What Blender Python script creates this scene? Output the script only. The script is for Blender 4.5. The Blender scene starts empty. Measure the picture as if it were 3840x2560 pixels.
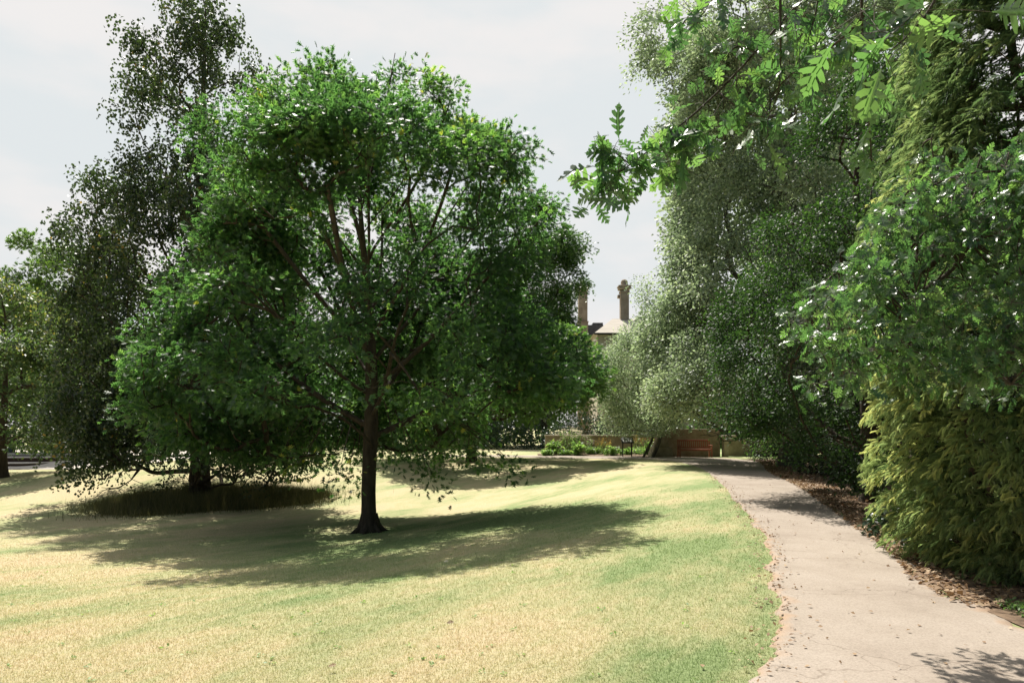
import bpy, bmesh, math, random
import numpy as np
from mathutils import Vector

rng = np.random.default_rng(7)
random.seed(7)
sc = bpy.context.scene
COL = sc.collection
R = math.radians

# ------------------------------------------------------------------ camera
F, CX, HY, EYE = 2700.0, 1920.0, 1600.0, 1.65     # focal length and horizon in photo pixels
cam_d = bpy.data.cameras.new('camera')
cam = bpy.data.objects.new('camera', cam_d)
COL.objects.link(cam)
cam.location = (0, 0, EYE)
cam.rotation_euler = (R(90), 0, 0)
cam_d.sensor_width = 36
cam_d.lens = F / 3840 * 36
cam_d.shift_y = (HY - 1280) / 3840
cam_d.clip_start = 0.05
cam_d.clip_end = 3000
sc.camera = cam

# ------------------------------------------------------------------ light
SUN_AZ, SUN_EL = R(-20), R(58.5)
SUN = Vector((math.sin(SUN_AZ) * math.cos(SUN_EL), math.cos(SUN_AZ) * math.cos(SUN_EL), math.sin(SUN_EL)))
sun_d = bpy.data.lights.new('sun', 'SUN')
sun_d.energy = 5.0
sun_d.angle = R(0.5)
sun_d.color = (1.0, 0.95, 0.86)
sun = bpy.data.objects.new('sun', sun_d)
COL.objects.link(sun)
sun.rotation_euler = SUN.to_track_quat('Z', 'Y').to_euler()
sun.location = (0, 0, 40)

world = bpy.data.worlds.new("World")
sc.world = world
world.use_nodes = True
wn = world.node_tree
wn.nodes.clear()
def WN(t, **k):
    n = wn.nodes.new(t)
    for a, b in k.items(): setattr(n, a, b)
    return n
def WL(a, b): wn.links.new(a, b)
sky = WN('ShaderNodeTexSky', sky_type='NISHITA', sun_disc=False)
sky.sun_elevation = SUN_EL
sky.sun_rotation = SUN_AZ
sky.dust_density = 2.0
tc = WN('ShaderNodeTexCoord')
dot = WN('ShaderNodeVectorMath', operation='DOT_PRODUCT')
WL(tc.outputs['Generated'], dot.inputs[0]); dot.inputs[1].default_value = SUN
mr = WN('ShaderNodeMapRange', interpolation_type='SMOOTHSTEP')
WL(dot.outputs['Value'], mr.inputs['Value'])
mr.inputs['From Min'].default_value = 0.34; mr.inputs['From Max'].default_value = 0.58
mp = WN('ShaderNodeMapping')
mp.inputs['Scale'].default_value = (1.0, 1.0, 2.6)
mp.inputs['Location'].default_value = (0.9, 0.55, 0.3)
WL(tc.outputs['Generated'], mp.inputs['Vector'])
nz = WN('ShaderNodeTexNoise'); nz.inputs['Scale'].default_value = 2.3; nz.inputs['Detail'].default_value = 6; nz.inputs['Roughness'].default_value = 0.52
WL(mp.outputs['Vector'], nz.inputs['Vector'])
cr = WN('ShaderNodeMapRange', interpolation_type='SMOOTHSTEP')
WL(nz.outputs['Fac'], cr.inputs['Value'])
cr.inputs['From Min'].default_value = 0.40; cr.inputs['From Max'].default_value = 0.56
cloud = WN('ShaderNodeMixRGB')                       # hazy pale blue gaps between bright thin cloud
cloud.inputs[1].default_value = (0.485, 0.512, 0.522, 1)
cloud.inputs[2].default_value = (0.555, 0.543, 0.537, 1)
WL(cr.outputs['Result'], cloud.inputs[0])
skym = WN('ShaderNodeVectorMath', operation='SCALE')
WL(sky.outputs['Color'], skym.inputs[0]); skym.inputs['Scale'].default_value = 0.05
mixs = WN('ShaderNodeMixRGB')
WL(mr.outputs['Result'], mixs.inputs[0]); WL(skym.outputs['Vector'], mixs.inputs[1]); WL(cloud.outputs['Color'], mixs.inputs[2])
bg = WN('ShaderNodeBackground'); bg.inputs['Strength'].default_value = 1.0
WL(mixs.outputs['Color'], bg.inputs['Color'])
wo = WN('ShaderNodeOutputWorld'); WL(bg.outputs['Background'], wo.inputs['Surface'])

sc.view_settings.view_transform = 'Standard'
sc.view_settings.look = 'None'
sc.view_settings.exposure = 0.66
sc.view_settings.gamma = 1.0
sc.render.engine = 'CYCLES'
sc.cycles.max_bounces = 5
sc.cycles.diffuse_bounces = 2
sc.cycles.glossy_bounces = 2
sc.cycles.transmission_bounces = 4
sc.cycles.transparent_max_bounces = 4
sc.cycles.caustics_reflective = False
sc.cycles.caustics_refractive = False
sc.cycles.sample_clamp_indirect = 4.0

# ------------------------------------------------------------------ helpers
def at(px, py, Y):
    return np.array([(px - CX) / F * Y, Y, EYE + (HY - py) / F * Y])

def tag(o, label=None, cat=None, group=None, kind=None):
    if label: o['label'] = label
    if cat: o['category'] = cat
    if group: o['group'] = group
    if kind: o['kind'] = kind
    return o

def empty(name, loc, label=None, cat=None, group=None):
    o = bpy.data.objects.new(name, None)
    o.empty_display_size = 0.2
    o.location = loc
    COL.objects.link(o)
    return tag(o, label, cat, group)

def raw_mesh(name, V, T, mat, parent=None, tint=None, origin=(0, 0, 0), smooth=False, own_origin=False):
    """one mesh object from a vertex array and a triangle (or quad) array"""
    V = np.asarray(V, dtype=np.float32).reshape(-1, 3) - np.asarray(origin, dtype=np.float32)
    T = np.asarray(T, dtype=np.int32)
    me = bpy.data.meshes.new(name)
    me.vertices.add(len(V)); me.vertices.foreach_set('co', V.ravel())
    k = T.shape[1]
    me.loops.add(T.size); me.loops.foreach_set('vertex_index', T.ravel())
    me.polygons.add(len(T)); me.polygons.foreach_set('loop_start', np.arange(0, T.size, k, dtype=np.int32))
    if smooth: me.polygons.foreach_set('use_smooth', np.ones(len(T), dtype=bool))
    if tint is not None:
        a = me.attributes.new('tint', 'FLOAT', 'POINT'); a.data.foreach_set('value', np.asarray(tint, dtype=np.float32))
    me.update(calc_edges=True)
    me.materials.append(mat)
    o = bpy.data.objects.new(name, me)
    COL.objects.link(o)
    if parent is not None: o.parent = parent
    elif own_origin: o.location = origin
    return o

class MB:
    """collects boxes, prisms, lathes and tubes; build() links them as one mesh object"""
    def __init__(s): s.bm = bmesh.new()
    def box(s, c, d, rot=None, bevel=0.0):
        r = bmesh.ops.create_cube(s.bm, size=1)
        vs = r['verts']
        for v in vs:
            v.co = Vector((v.co.x * d[0], v.co.y * d[1], v.co.z * d[2]))
            if rot: v.co.rotate(rot)
            v.co += Vector(c)
        if bevel:
            es = list({e for v in vs for e in v.link_edges})
            bmesh.ops.bevel(s.bm, geom=es, offset=bevel, segments=2, affect='EDGES', profile=0.5)
        return s
    def bar(s, a, b, w, h=None, n=4):
        a, b = Vector(a), Vector(b); h = h or w
        z = (b - a).normalized(); x = z.cross(Vector((0, 0, 1)))
        if x.length < 1e-4: x = Vector((1, 0, 0))
        x.normalize(); y = z.cross(x)
        rings = []
        for p in (a, b):
            rings.append([s.bm.verts.new(p + x * (w * math.cos(2 * math.pi * (i + .5) / n)) * (.7071 if n == 4 else .5) + y * (h * math.sin(2 * math.pi * (i + .5) / n)) * (.7071 if n == 4 else .5)) for i in range(n)])
        for i in range(n):
            s.bm.faces.new((rings[0][i], rings[0][(i + 1) % n], rings[1][(i + 1) % n], rings[1][i]))
        s.bm.faces.new(rings[0][::-1]); s.bm.faces.new(rings[1])
        return s
    def lathe(s, c, prof, n=16, sq=False):
        rings = []
        for r, z in prof:
            rings.append([s.bm.verts.new((c[0] + r * math.cos(2 * math.pi * (i + .5) / n), c[1] + r * math.sin(2 * math.pi * (i + .5) / n), c[2] + z)) for i in range(n)])
        for a, b in zip(rings, rings[1:]):
            for i in range(n): s.bm.faces.new((a[i], a[(i + 1) % n], b[(i + 1) % n], b[i]))
        s.bm.faces.new(rings[0][::-1]); s.bm.faces.new(rings[-1])
        return s
    def poly(s, pts, faces):
        vs = [s.bm.verts.new(p) for p in pts]
        for f in faces: s.bm.faces.new([vs[i] for i in f])
        return s
    def build(s, name, mat, parent=None, origin=(0, 0, 0), smooth=False, own_origin=False):
        bmesh.ops.translate(s.bm, verts=s.bm.verts, vec=-Vector(origin))
        bmesh.ops.recalc_face_normals(s.bm, faces=s.bm.faces)
        me = bpy.data.meshes.new(name); s.bm.to_mesh(me); s.bm.free()
        if smooth:
            for p in me.polygons: p.use_smooth = True
        me.materials.append(mat)
        o = bpy.data.objects.new(name, me); COL.objects.link(o)
        if parent is not None: o.parent = parent
        elif own_origin: o.location = origin
        return o

# ------------------------------------------------------------------ materials
def new_mat(name):
    m = bpy.data.materials.new(name); m.use_nodes = True
    nt = m.node_tree; nt.nodes.clear()
    return m, nt, (lambda t, **k: _node(nt, t, k)), nt.links.new
def _node(nt, t, k):
    n = nt.nodes.new(t)
    for a, b in k.items(): setattr(n, a, b)
    return n
def ramp(N, stops):
    r = N('ShaderNodeValToRGB'); e = r.color_ramp.elements
    while len(e) < len(stops): e.new(0.5)
    for i, (p, c) in enumerate(stops):
        e[i].position = p; e[i].color = (*c, 1)
    return r

def mat_leaf(name, stops, trans_gain=(1.5, 1.9, 0.7), trans=0.4, rough=0.38, spec=0.5):
    m, nt, N, L = new_mat(name)
    at_ = N('ShaderNodeAttribute', attribute_name='tint')
    r = ramp(N, stops); L(at_.outputs['Fac'], r.inputs['Fac'])
    p = N('ShaderNodeBsdfPrincipled'); p.inputs['Roughness'].default_value = rough; p.inputs['Specular IOR Level'].default_value = spec
    L(r.outputs['Color'], p.inputs['Base Color'])
    mul = N('ShaderNodeMixRGB', blend_type='MULTIPLY'); mul.inputs[0].default_value = 1; mul.inputs[2].default_value = (*trans_gain, 1)
    L(r.outputs['Color'], mul.inputs[1])
    t = N('ShaderNodeBsdfTranslucent'); L(mul.outputs['Color'], t.inputs['Color'])
    mx = N('ShaderNodeMixShader'); mx.inputs[0].default_value = trans
    L(p.outputs[0], mx.inputs[1]); L(t.outputs[0], mx.inputs[2])
    o = N('ShaderNodeOutputMaterial'); L(mx.outputs[0], o.inputs['Surface'])
    return m

def mat_noise(name, c0, c1, scale=6, rough=0.85, bump=0.3, stretch=(1, 1, 1), detail=6, spec=0.3, c2=None, dist=0.02):
    m, nt, N, L = new_mat(name)
    g = N('ShaderNodeNewGeometry'); mp_ = N('ShaderNodeMapping'); mp_.inputs['Scale'].default_value = stretch
    L(g.outputs['Position'], mp_.inputs['Vector'])
    n1 = N('ShaderNodeTexNoise'); n1.inputs['Scale'].default_value = scale; n1.inputs['Detail'].default_value = detail; n1.inputs['Roughness'].default_value = 0.65
    L(mp_.outputs['Vector'], n1.inputs['Vector'])
    st = [(0.32, c0), (0.68, c1)] if c2 is None else [(0.3, c0), (0.52, c1), (0.72, c2)]
    r = ramp(N, st); L(n1.outputs['Fac'], r.inputs['Fac'])
    p = N('ShaderNodeBsdfPrincipled'); p.inputs['Roughness'].default_value = rough; p.inputs['Specular IOR Level'].default_value = spec
    L(r.outputs['Color'], p.inputs['Base Color'])
    n2 = N('ShaderNodeTexNoise'); n2.inputs['Scale'].default_value = scale * 4; n2.inputs['Detail'].default_value = 5
    L(mp_.outputs['Vector'], n2.inputs['Vector'])
    b = N('ShaderNodeBump'); b.inputs['Strength'].default_value = bump; b.inputs['Distance'].default_value = dist
    L(n2.outputs['Fac'], b.inputs['Height']); L(b.outputs['Normal'], p.inputs['Normal'])
    o = N('ShaderNodeOutputMaterial'); L(p.outputs[0], o.inputs['Surface'])
    return m

M_BARK = mat_noise('bark', (0.030, 0.022, 0.015), (0.085, 0.065, 0.045), 9, 0.9, 0.8, (1, 1, 0.25))
M_BARK_G = mat_noise('bark_grey', (0.06, 0.055, 0.045), (0.16, 0.145, 0.12), 9, 0.9, 0.8, (1, 1, 0.25))
M_STONE = mat_noise('weathered_stone', (0.25, 0.205, 0.15), (0.44, 0.37, 0.285), 2.4, 0.9, 0.5)
M_STONE_L = mat_noise('pale_stone', (0.40, 0.35, 0.28), (0.55, 0.49, 0.40), 1.6, 0.9, 0.3)
M_COPING = mat_noise('coping_stone', (0.34, 0.29, 0.22), (0.5, 0.44, 0.35), 5, 0.9, 0.4)
M_SLATE = mat_noise('dark_slate', (0.05, 0.05, 0.055), (0.10, 0.10, 0.11), 3, 0.7, 0.3)
M_TILE = mat_noise('stone_tile_roof', (0.36, 0.32, 0.27), (0.50, 0.46, 0.40), 2, 0.85, 0.5, (0.4, 0.4, 5))
M_CHIM = mat_noise('chimney_stone', (0.24, 0.185, 0.14), (0.40, 0.33, 0.255), 1.2, 0.9, 0.4)
M_BENCH = mat_noise('red_stained_wood', (0.25, 0.085, 0.048), (0.37, 0.145, 0.09), 12, 0.5, 0.2, (0.3, 1, 1))
M_BLACK = mat_noise('black_paint', (0.012, 0.012, 0.012), (0.02, 0.02, 0.02), 10, 0.4, 0.1)
M_WHITE = mat_noise('white_metal', (0.55, 0.55, 0.53), (0.66, 0.66, 0.64), 10, 0.4, 0.1)
M_GLASS = mat_noise('dark_window', (0.015, 0.017, 0.02), (0.03, 0.033, 0.038), 2, 0.1, 0.0, spec=0.6)
M_BLUE = mat_noise('blue_cloth', (0.02, 0.22, 0.50), (0.03, 0.30, 0.62), 10, 0.8, 0.1)
M_SKIN = mat_noise('skin', (0.42, 0.25, 0.18), (0.5, 0.3, 0.22), 10, 0.6, 0.05)
M_DARKCLOTH = mat_noise('dark_cloth', (0.02, 0.02, 0.03), (0.04, 0.04, 0.05), 10, 0.8, 0.1)
M_CHALK = mat_noise('chalkboard', (0.045, 0.07, 0.065), (0.10, 0.13, 0.12), 7, 0.7, 0.1)
M_RISER = mat_noise('brown_step_stone', (0.045, 0.028, 0.02), (0.08, 0.05, 0.035), 4, 0.9, 0.3)
M_PAVE = mat_noise('pale_paving', (0.42, 0.37, 0.32), (0.55, 0.50, 0.44), 1.5, 0.9, 0.2)
M_SOIL = mat_noise('soil', (0.060, 0.040, 0.025), (0.17, 0.115, 0.075), 5, 0.95, 0.8, c2=(0.26, 0.19, 0.125))
M_PANEL = mat_noise('sign_print', (0.10, 0.11, 0.11), (0.55, 0.55, 0.52), 7, 0.5, 0.0)

# lawn colour shared by the ground sheet and the blades
def lawn_color(N, L):
    g = N('ShaderNodeNewGeometry')
    m0 = N('ShaderNodeMapping'); m0.inputs['Rotation'].default_value = (0, 0, R(-62)); L(g.outputs['Position'], m0.inputs['Vector'])
    m1 = N('ShaderNodeMapping'); m1.inputs['Scale'].default_value = (0.42, 1.05, 0.0)
    L(m0.outputs['Vector'], m1.inputs['Vector'])
    a = N('ShaderNodeTexNoise'); a.inputs['Scale'].default_value = 0.55; a.inputs['Detail'].default_value = 7; a.inputs['Roughness'].default_value = 0.62
    L(m1.outputs['Vector'], a.inputs['Vector'])
    b = N('ShaderNodeTexNoise'); b.inputs['Scale'].default_value = 6; b.inputs['Detail'].default_value = 4
    L(m1.outputs['Vector'], b.inputs['Vector'])
    # greener strip beside the path: distance left of the line x = 1.4 + 0.22 y
    sx = N('ShaderNodeSeparateXYZ'); L(g.outputs['Position'], sx.inputs[0])
    e1 = N('ShaderNodeMath', operation='MULTIPLY_ADD'); e1.inputs[1].default_value = -0.24; e1.inputs[2].default_value = -1.1
    L(sx.outputs['Y'], e1.inputs[0])
    e2 = N('ShaderNodeMath', operation='ADD'); L(sx.outputs['X'], e2.inputs[0]); L(e1.outputs[0], e2.inputs[1])
    e3 = N('ShaderNodeMapRange', interpolation_type='SMOOTHSTEP'); L(e2.outputs[0], e3.inputs['Value'])
    e3.inputs['From Min'].default_value = -3.2; e3.inputs['From Max'].default_value = -0.2
    e3.inputs['To Min'].default_value = 0.0; e3.inputs['To Max'].default_value = 0.13
    s1 = N('ShaderNodeMath', operation='MULTIPLY_ADD'); s1.inputs[1].default_value = 0.22; L(b.outputs['Fac'], s1.inputs[0]); L(a.outputs['Fac'], s1.inputs[2])
    # lusher, less parched turf in a broad patch east of the oak
    v1 = N('ShaderNodeVectorMath', operation='SUBTRACT'); v1.inputs[1].default_value = (-0.6, 15.0, 0); L(g.outputs['Position'], v1.inputs[0])
    v2 = N('ShaderNodeVectorMath', operation='MULTIPLY'); v2.inputs[1].default_value = (1.0, 0.85, 0); L(v1.outputs[0], v2.inputs[0])
    v3 = N('ShaderNodeVectorMath', operation='LENGTH'); L(v2.outputs[0], v3.inputs[0])
    v4 = N('ShaderNodeMapRange', interpolation_type='SMOOTHSTEP'); L(v3.outputs['Value'], v4.inputs['Value'])
    v4.inputs['From Min'].default_value = 1.5; v4.inputs['From Max'].default_value = 6.5; v4.inputs['To Min'].default_value = 0.17; v4.inputs['To Max'].default_value = 0.0
    s0 = N('ShaderNodeMath', operation='MAXIMUM'); L(e3.outputs['Result'], s0.inputs[0]); L(v4.outputs['Result'], s0.inputs[1])
    s2 = N('ShaderNodeMath', operation='ADD'); L(s1.outputs[0], s2.inputs[0]); L(s0.outputs[0], s2.inputs[1])
    r = ramp(N, [(0.45, (0.645, 0.525, 0.345)), (0.55, (0.62, 0.535, 0.335)), (0.65, (0.50, 0.485, 0.275)), (0.79, (0.30, 0.375, 0.175))])
    L(s2.outputs[0], r.inputs['Fac'])
    return r.outputs['Color']

def mat_lawn():
    m, nt, N, L = new_mat('lawn_turf')
    c = lawn_color(N, L)
    g = N('ShaderNodeNewGeometry')
    f = N('ShaderNodeTexNoise'); f.inputs['Scale'].default_value = 26; f.inputs['Detail'].default_value = 6; f.inputs['Roughness'].default_value = 0.75
    L(g.outputs['Position'], f.inputs['Vector'])
    fr = ramp(N, [(0.30, (0.64, 0.66, 0.58)), (0.65, (0.93, 0.93, 0.92))]); L(f.outputs['Fac'], fr.inputs['Fac'])
    mu = N('ShaderNodeMixRGB', blend_type='MULTIPLY'); mu.inputs[0].default_value = 1; L(c, mu.inputs[1]); L(fr.outputs['Color'], mu.inputs[2])
    p = N('ShaderNodeBsdfPrincipled'); p.inputs['Roughness'].default_value = 0.95; p.inputs['Specular IOR Level'].default_value = 0.1
    L(mu.outputs['Color'], p.inputs['Base Color'])
    b = N('ShaderNodeBump'); b.inputs['Strength'].default_value = 0.8; b.inputs['Distance'].default_value = 0.04
    L(f.outputs['Fac'], b.inputs['Height']); L(b.outputs['Normal'], p.inputs['Normal'])
    o = N('ShaderNodeOutputMaterial'); L(p.outputs[0], o.inputs['Surface'])
    return m

def mat_blade(name='grass_blade', mul_c=None):
    m, nt, N, L = new_mat(name)
    c = lawn_color(N, L)
    t = N('ShaderNodeAttribute', attribute_name='tint')
    v = ramp(N, mul_c or [(0.0, (0.92, 1.02, 0.80)), (0.5, (1.10, 1.11, 1.06)), (1.0, (1.22, 1.20, 1.20))]); L(t.outputs['Fac'], v.inputs['Fac'])
    mu = N('ShaderNodeMixRGB', blend_type='MULTIPLY'); mu.inputs[0].default_value = 1; L(c, mu.inputs[1]); L(v.outputs['Color'], mu.inputs[2])
    p = N('ShaderNodeBsdfPrincipled'); p.inputs['Roughness'].default_value = 0.6; p.inputs['Specular IOR Level'].default_value = 0.25
    L(mu.outputs['Color'], p.inputs['Base Color'])
    tr = N('ShaderNodeBsdfTranslucent'); L(mu.outputs['Color'], tr.inputs['Color'])
    mx = N('ShaderNodeMixShader'); mx.inputs[0].default_value = 0.4; L(p.outputs[0], mx.inputs[1]); L(tr.outputs[0], mx.inputs[2])
    o = N('ShaderNodeOutputMaterial'); L(mx.outputs[0], o.inputs['Surface'])
    return m

def mat_path():
    m, nt, N, L = new_mat('worn_tarmac')
    g = N('ShaderNodeNewGeometry')
    a = N('ShaderNodeTexNoise'); a.inputs['Scale'].default_value = 0.8; a.inputs['Detail'].default_value = 8; a.inputs['Roughness'].default_value = 0.7
    L(g.outputs['Position'], a.inputs['Vector'])
    r = ramp(N, [(0.28, (0.27, 0.222, 0.180)), (0.5, (0.345, 0.291, 0.240)), (0.72, (0.39, 0.334, 0.282))]); L(a.outputs['Fac'], r.inputs['Fac'])
    f = N('ShaderNodeTexNoise'); f.inputs['Scale'].default_value = 60; f.inputs['Detail'].default_value = 4; f.inputs['Roughness'].default_value = 0.8
    L(g.outputs['Position'], f.inputs['Vector'])
    fr = ramp(N, [(0.3, (0.70, 0.69, 0.68)), (0.5, (0.98, 0.98, 0.98)), (0.72, (1.15, 1.14, 1.13))]); L(f.outputs['Fac'], fr.inputs['Fac'])
    mu = N('ShaderNodeMixRGB', blend_type='MULTIPLY'); mu.inputs[0].default_value = 1; L(r.outputs['Color'], mu.inputs[1]); L(fr.outputs['Color'], mu.inputs[2])
    # hairline cracks
    wv = N('ShaderNodeTexNoise'); wv.inputs['Scale'].default_value = 2.5; wv.inputs['Detail'].default_value = 4; L(g.outputs['Position'], wv.inputs['Vector'])
    ad = N('ShaderNodeMixRGB', blend_type='ADD'); ad.inputs[0].default_value = 0.5; L(g.outputs['Position'], ad.inputs[1]); L(wv.outputs['Color'], ad.inputs[2])
    vo = N('ShaderNodeTexVoronoi', feature='DISTANCE_TO_EDGE'); vo.inputs['Scale'].default_value = 0.75; L(ad.outputs['Color'], vo.inputs['Vector'])
    cr_ = ramp(N, [(0.0, (0.55, 0.52, 0.5)), (0.007, (1, 1, 1))]); L(vo.outputs['Distance'], cr_.inputs['Fac'])
    mu2 = N('ShaderNodeMixRGB', blend_type='MULTIPLY'); mu2.inputs[0].default_value = 0.7; L(mu.outputs['Color'], mu2.inputs[1]); L(cr_.outputs['Color'], mu2.inputs[2])
    # dirt and crumbled grit creeping in from the verge
    ed = N('ShaderNodeAttribute', attribute_name='tint')
    en = N('ShaderNodeTexNoise'); en.inputs['Scale'].default_value = 3.5; en.inputs['Detail'].default_value = 6; L(g.outputs['Position'], en.inputs['Vector'])
    es = N('ShaderNodeMath', operation='MULTIPLY_ADD'); es.inputs[1].default_value = 0.9; L(en.outputs['Fac'], es.inputs[0]); L(ed.outputs['Fac'], es.inputs[2])
    er = ramp(N, [(0.92, (0, 0, 0)), (1.15, (1, 1, 1))]); 
    em = N('ShaderNodeMath', operation='MULTIPLY'); em.inputs[1].default_value = 0.75; L(es.outputs[0], em.inputs[0])
    L(em.outputs[0], er.inputs['Fac'])
    er.color_ramp.elements[0].position = 0.70; er.color_ramp.elements[1].position = 0.92
    mx = N('ShaderNodeMixRGB'); L(er.outputs['Color'], mx.inputs[0]); L(mu2.outputs['Color'], mx.inputs[1]); mx.inputs[2].default_value = (0.36, 0.25, 0.17, 1)
    p = N('ShaderNodeBsdfPrincipled'); p.inputs['Roughness'].default_value = 0.9; p.inputs['Specular IOR Level'].default_value = 0.2
    L(mx.outputs['Color'], p.inputs['Base Color'])
    b = N('ShaderNodeBump'); b.inputs['Strength'].default_value = 0.5; b.inputs['Distance'].default_value = 0.01
    L(f.outputs['Fac'], b.inputs['Height']); L(b.outputs['Normal'], p.inputs['Normal'])
    o = N('ShaderNodeOutputMaterial'); L(p.outputs[0], o.inputs['Surface'])
    return m

M_LAWN, M_BLADE, M_PATH = mat_lawn(), mat_blade(), mat_path()
M_LONG = mat_leaf('long_grass_blade', [(0, (0.10, 0.11, 0.045)), (0.6, (0.20, 0.19, 0.085)), (1, (0.42, 0.35, 0.18))], (1, 1, 0.8), 0.35, 0.6, 0.2)
M_OAK = mat_leaf('oak_leaf', [(0, (0.022, 0.044, 0.026)), (0.5, (0.042, 0.078, 0.040)), (0.9, (0.10, 0.145, 0.058)), (1, (0.22, 0.19, 0.06))], (4.0, 5.0, 2.1), 0.48, 0.46, 0.5)
M_OAKNEAR = mat_leaf('broad_oak_leaf', [(0, (0.028, 0.056, 0.030)), (0.5, (0.052, 0.098, 0.046)), (1, (0.10, 0.15, 0.062))], (3.0, 3.7, 1.7), 0.44, 0.36, 0.8)
M_BEECH = mat_leaf('weeping_leaf', [(0, (0.024, 0.040, 0.022)), (0.6, (0.050, 0.070, 0.034)), (0.95, (0.085, 0.105, 0.045)), (1, (0.28, 0.17, 0.05))], (1.8, 2.2, 1.0), 0.34, 0.42, 0.5)
M_HOLM = mat_leaf('silver_leaf', [(0, (0.13, 0.165, 0.11)), (0.6, (0.31, 0.36, 0.26)), (1, (0.52, 0.55, 0.40))], (1.35, 1.55, 1.05), 0.42, 0.5, 0.6)
M_HOLLY = mat_leaf('holly_leaf', [(0, (0.020, 0.040, 0.016)), (0.6, (0.040, 0.074, 0.028)), (1, (0.085, 0.13, 0.045))], (1.8, 2.4, 1.0), 0.30, 0.55, 0.42)
M_CYP = mat_leaf('cypress_spray', [(0, (0.060, 0.110, 0.055)), (0.45, (0.155, 0.225, 0.105)), (0.8, (0.31, 0.375, 0.185)), (1, (0.52, 0.53, 0.25))], (1.55, 1.6, 1.1), 0.52, 0.45, 0.4)
M_TREEG = mat_leaf('tree_leaf', [(0, (0.045, 0.085, 0.034)), (0.5, (0.075, 0.125, 0.045)), (1, (0.13, 0.18, 0.06))], (1.6, 2.1, 0.8), 0.4, 0.4, 0.5)
M_BRIGHT = mat_leaf('bright_leaf', [(0, (0.06, 0.105, 0.045)), (0.5, (0.10, 0.165, 0.062)), (1, (0.17, 0.23, 0.08))], (2.0, 2.5, 1.1), 0.48, 0.42, 0.5)
M_YELL = mat_leaf('turning_leaf', [(0, (0.055, 0.095, 0.045)), (0.5, (0.11, 0.155, 0.065)), (0.8, (0.23, 0.225, 0.09)), (1, (0.40, 0.29, 0.11))], (1.6, 1.9, 0.9), 0.38, 0.45, 0.5)
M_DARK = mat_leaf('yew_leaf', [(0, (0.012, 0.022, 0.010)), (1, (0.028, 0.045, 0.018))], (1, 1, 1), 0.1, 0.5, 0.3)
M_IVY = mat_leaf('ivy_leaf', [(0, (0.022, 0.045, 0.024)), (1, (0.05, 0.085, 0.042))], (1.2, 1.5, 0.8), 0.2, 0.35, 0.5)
M_LITTER = mat_leaf('dry_leaf', [(0, (0.14, 0.075, 0.038)), (0.5, (0.28, 0.175, 0.095)), (1, (0.50, 0.38, 0.25))], (1, 0.9, 0.7), 0.2, 0.6, 0.3)
M_PLANT = mat_leaf('border_leaf', [(0, (0.11, 0.19, 0.07)), (0.6, (0.22, 0.32, 0.12)), (1, (0.38, 0.43, 0.18))], (1.5, 1.8, 0.9), 0.45, 0.45, 0.4)
M_CREAM = mat_leaf('cream_flower', [(0, (0.55, 0.48, 0.33)), (1, (0.72, 0.66, 0.52))], (1, 1, 0.9), 0.3, 0.7, 0.2)
M_YFLOW = mat_leaf('yellow_flower', [(0, (0.50, 0.30, 0.03)), (1, (0.70, 0.48, 0.06))], (1, 1, 0.9), 0.3, 0.7, 0.2)

# ------------------------------------------------------------------ ground shape
_ys = np.linspace(-40, 500, 2161)
_b = np.interp(_ys, [-40, 0, 5, 10, 14, 18, 24, 30, 35, 39, 500], [0, 0, -.08, -.5, -.75, -.92, -.92, -.52, -.08, 0, 0])
_k = np.exp(-0.5 * (np.arange(-12, 13) / 5.0) ** 2); _k /= _k.sum()
_b = np.convolve(np.pad(_b, 12, mode='edge'), _k, mode='valid')
PXL = ([-40, 0, 4.6, 8.5, 11.1, 15, 20, 26, 31, 36, 500], [-2, 0.2, 1.6, 3.05, 3.8, 4.7, 5.8, 7.06, 7.8, 8.5, 9])
def smooth01(t):
    t = np.clip(t, 0, 1); return t * t * (3 - 2 * t)
def gz(x, y):
    x = np.asarray(x, float); y = np.asarray(y, float)
    s = smooth01((np.interp(y, *PXL) - 0.3 - x) / 9.0)
    z = np.interp(y, _ys, _b) * s
    z = z + 0.72 * np.exp(-((x + 12.5) / 5.5) ** 2 - ((y - 29.5) / 4.8) ** 2)
    z = z - 0.50 * smooth01((-16.5 - x) / 4.0) * np.exp(-((y - 37.5) / 4.0) ** 2)
    return z
def gz1(x, y): return float(gz(x, y))
def ground_at(px, py):
    """where the line through a photo pixel meets the ground"""
    lo, hi = 2.0, 300.0
    Y = 2.0
    while Y < 300:
        p = at(px, py, Y)
        if p[2] <= gz1(p[0], p[1]): break
        Y += 0.1 if Y < 60 else 2
    p = at(px, py, Y); p[2] = gz1(p[0], p[1]); return p

xs = np.unique(np.concatenate([np.linspace(-600, -60, 12), np.arange(-60, -14, 1.0), np.arange(-14, 14.01, 0.3), np.arange(14.5, 60, 1.5), np.linspace(60, 600, 12)]))
ysg = np.unique(np.concatenate([np.linspace(-120, -12, 8), np.arange(-12, 2, 1.0), np.arange(2, 50, 0.3), np.arange(50, 90, 2.0), np.linspace(90, 900, 16)]))
GX, GY = np.meshgrid(xs, ysg)
GZ = gz(GX, GY)
nx, ny = len(xs), len(ysg)
idx = np.arange(nx * ny).reshape(ny, nx)
Q = np.stack([idx[:-1, :-1], idx[:-1, 1:], idx[1:, 1:], idx[1:, :-1]], -1).reshape(-1, 4)
tag(raw_mesh('lawn', np.stack([GX, GY, GZ], -1), Q, M_LAWN, smooth=True), kind='structure')

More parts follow.
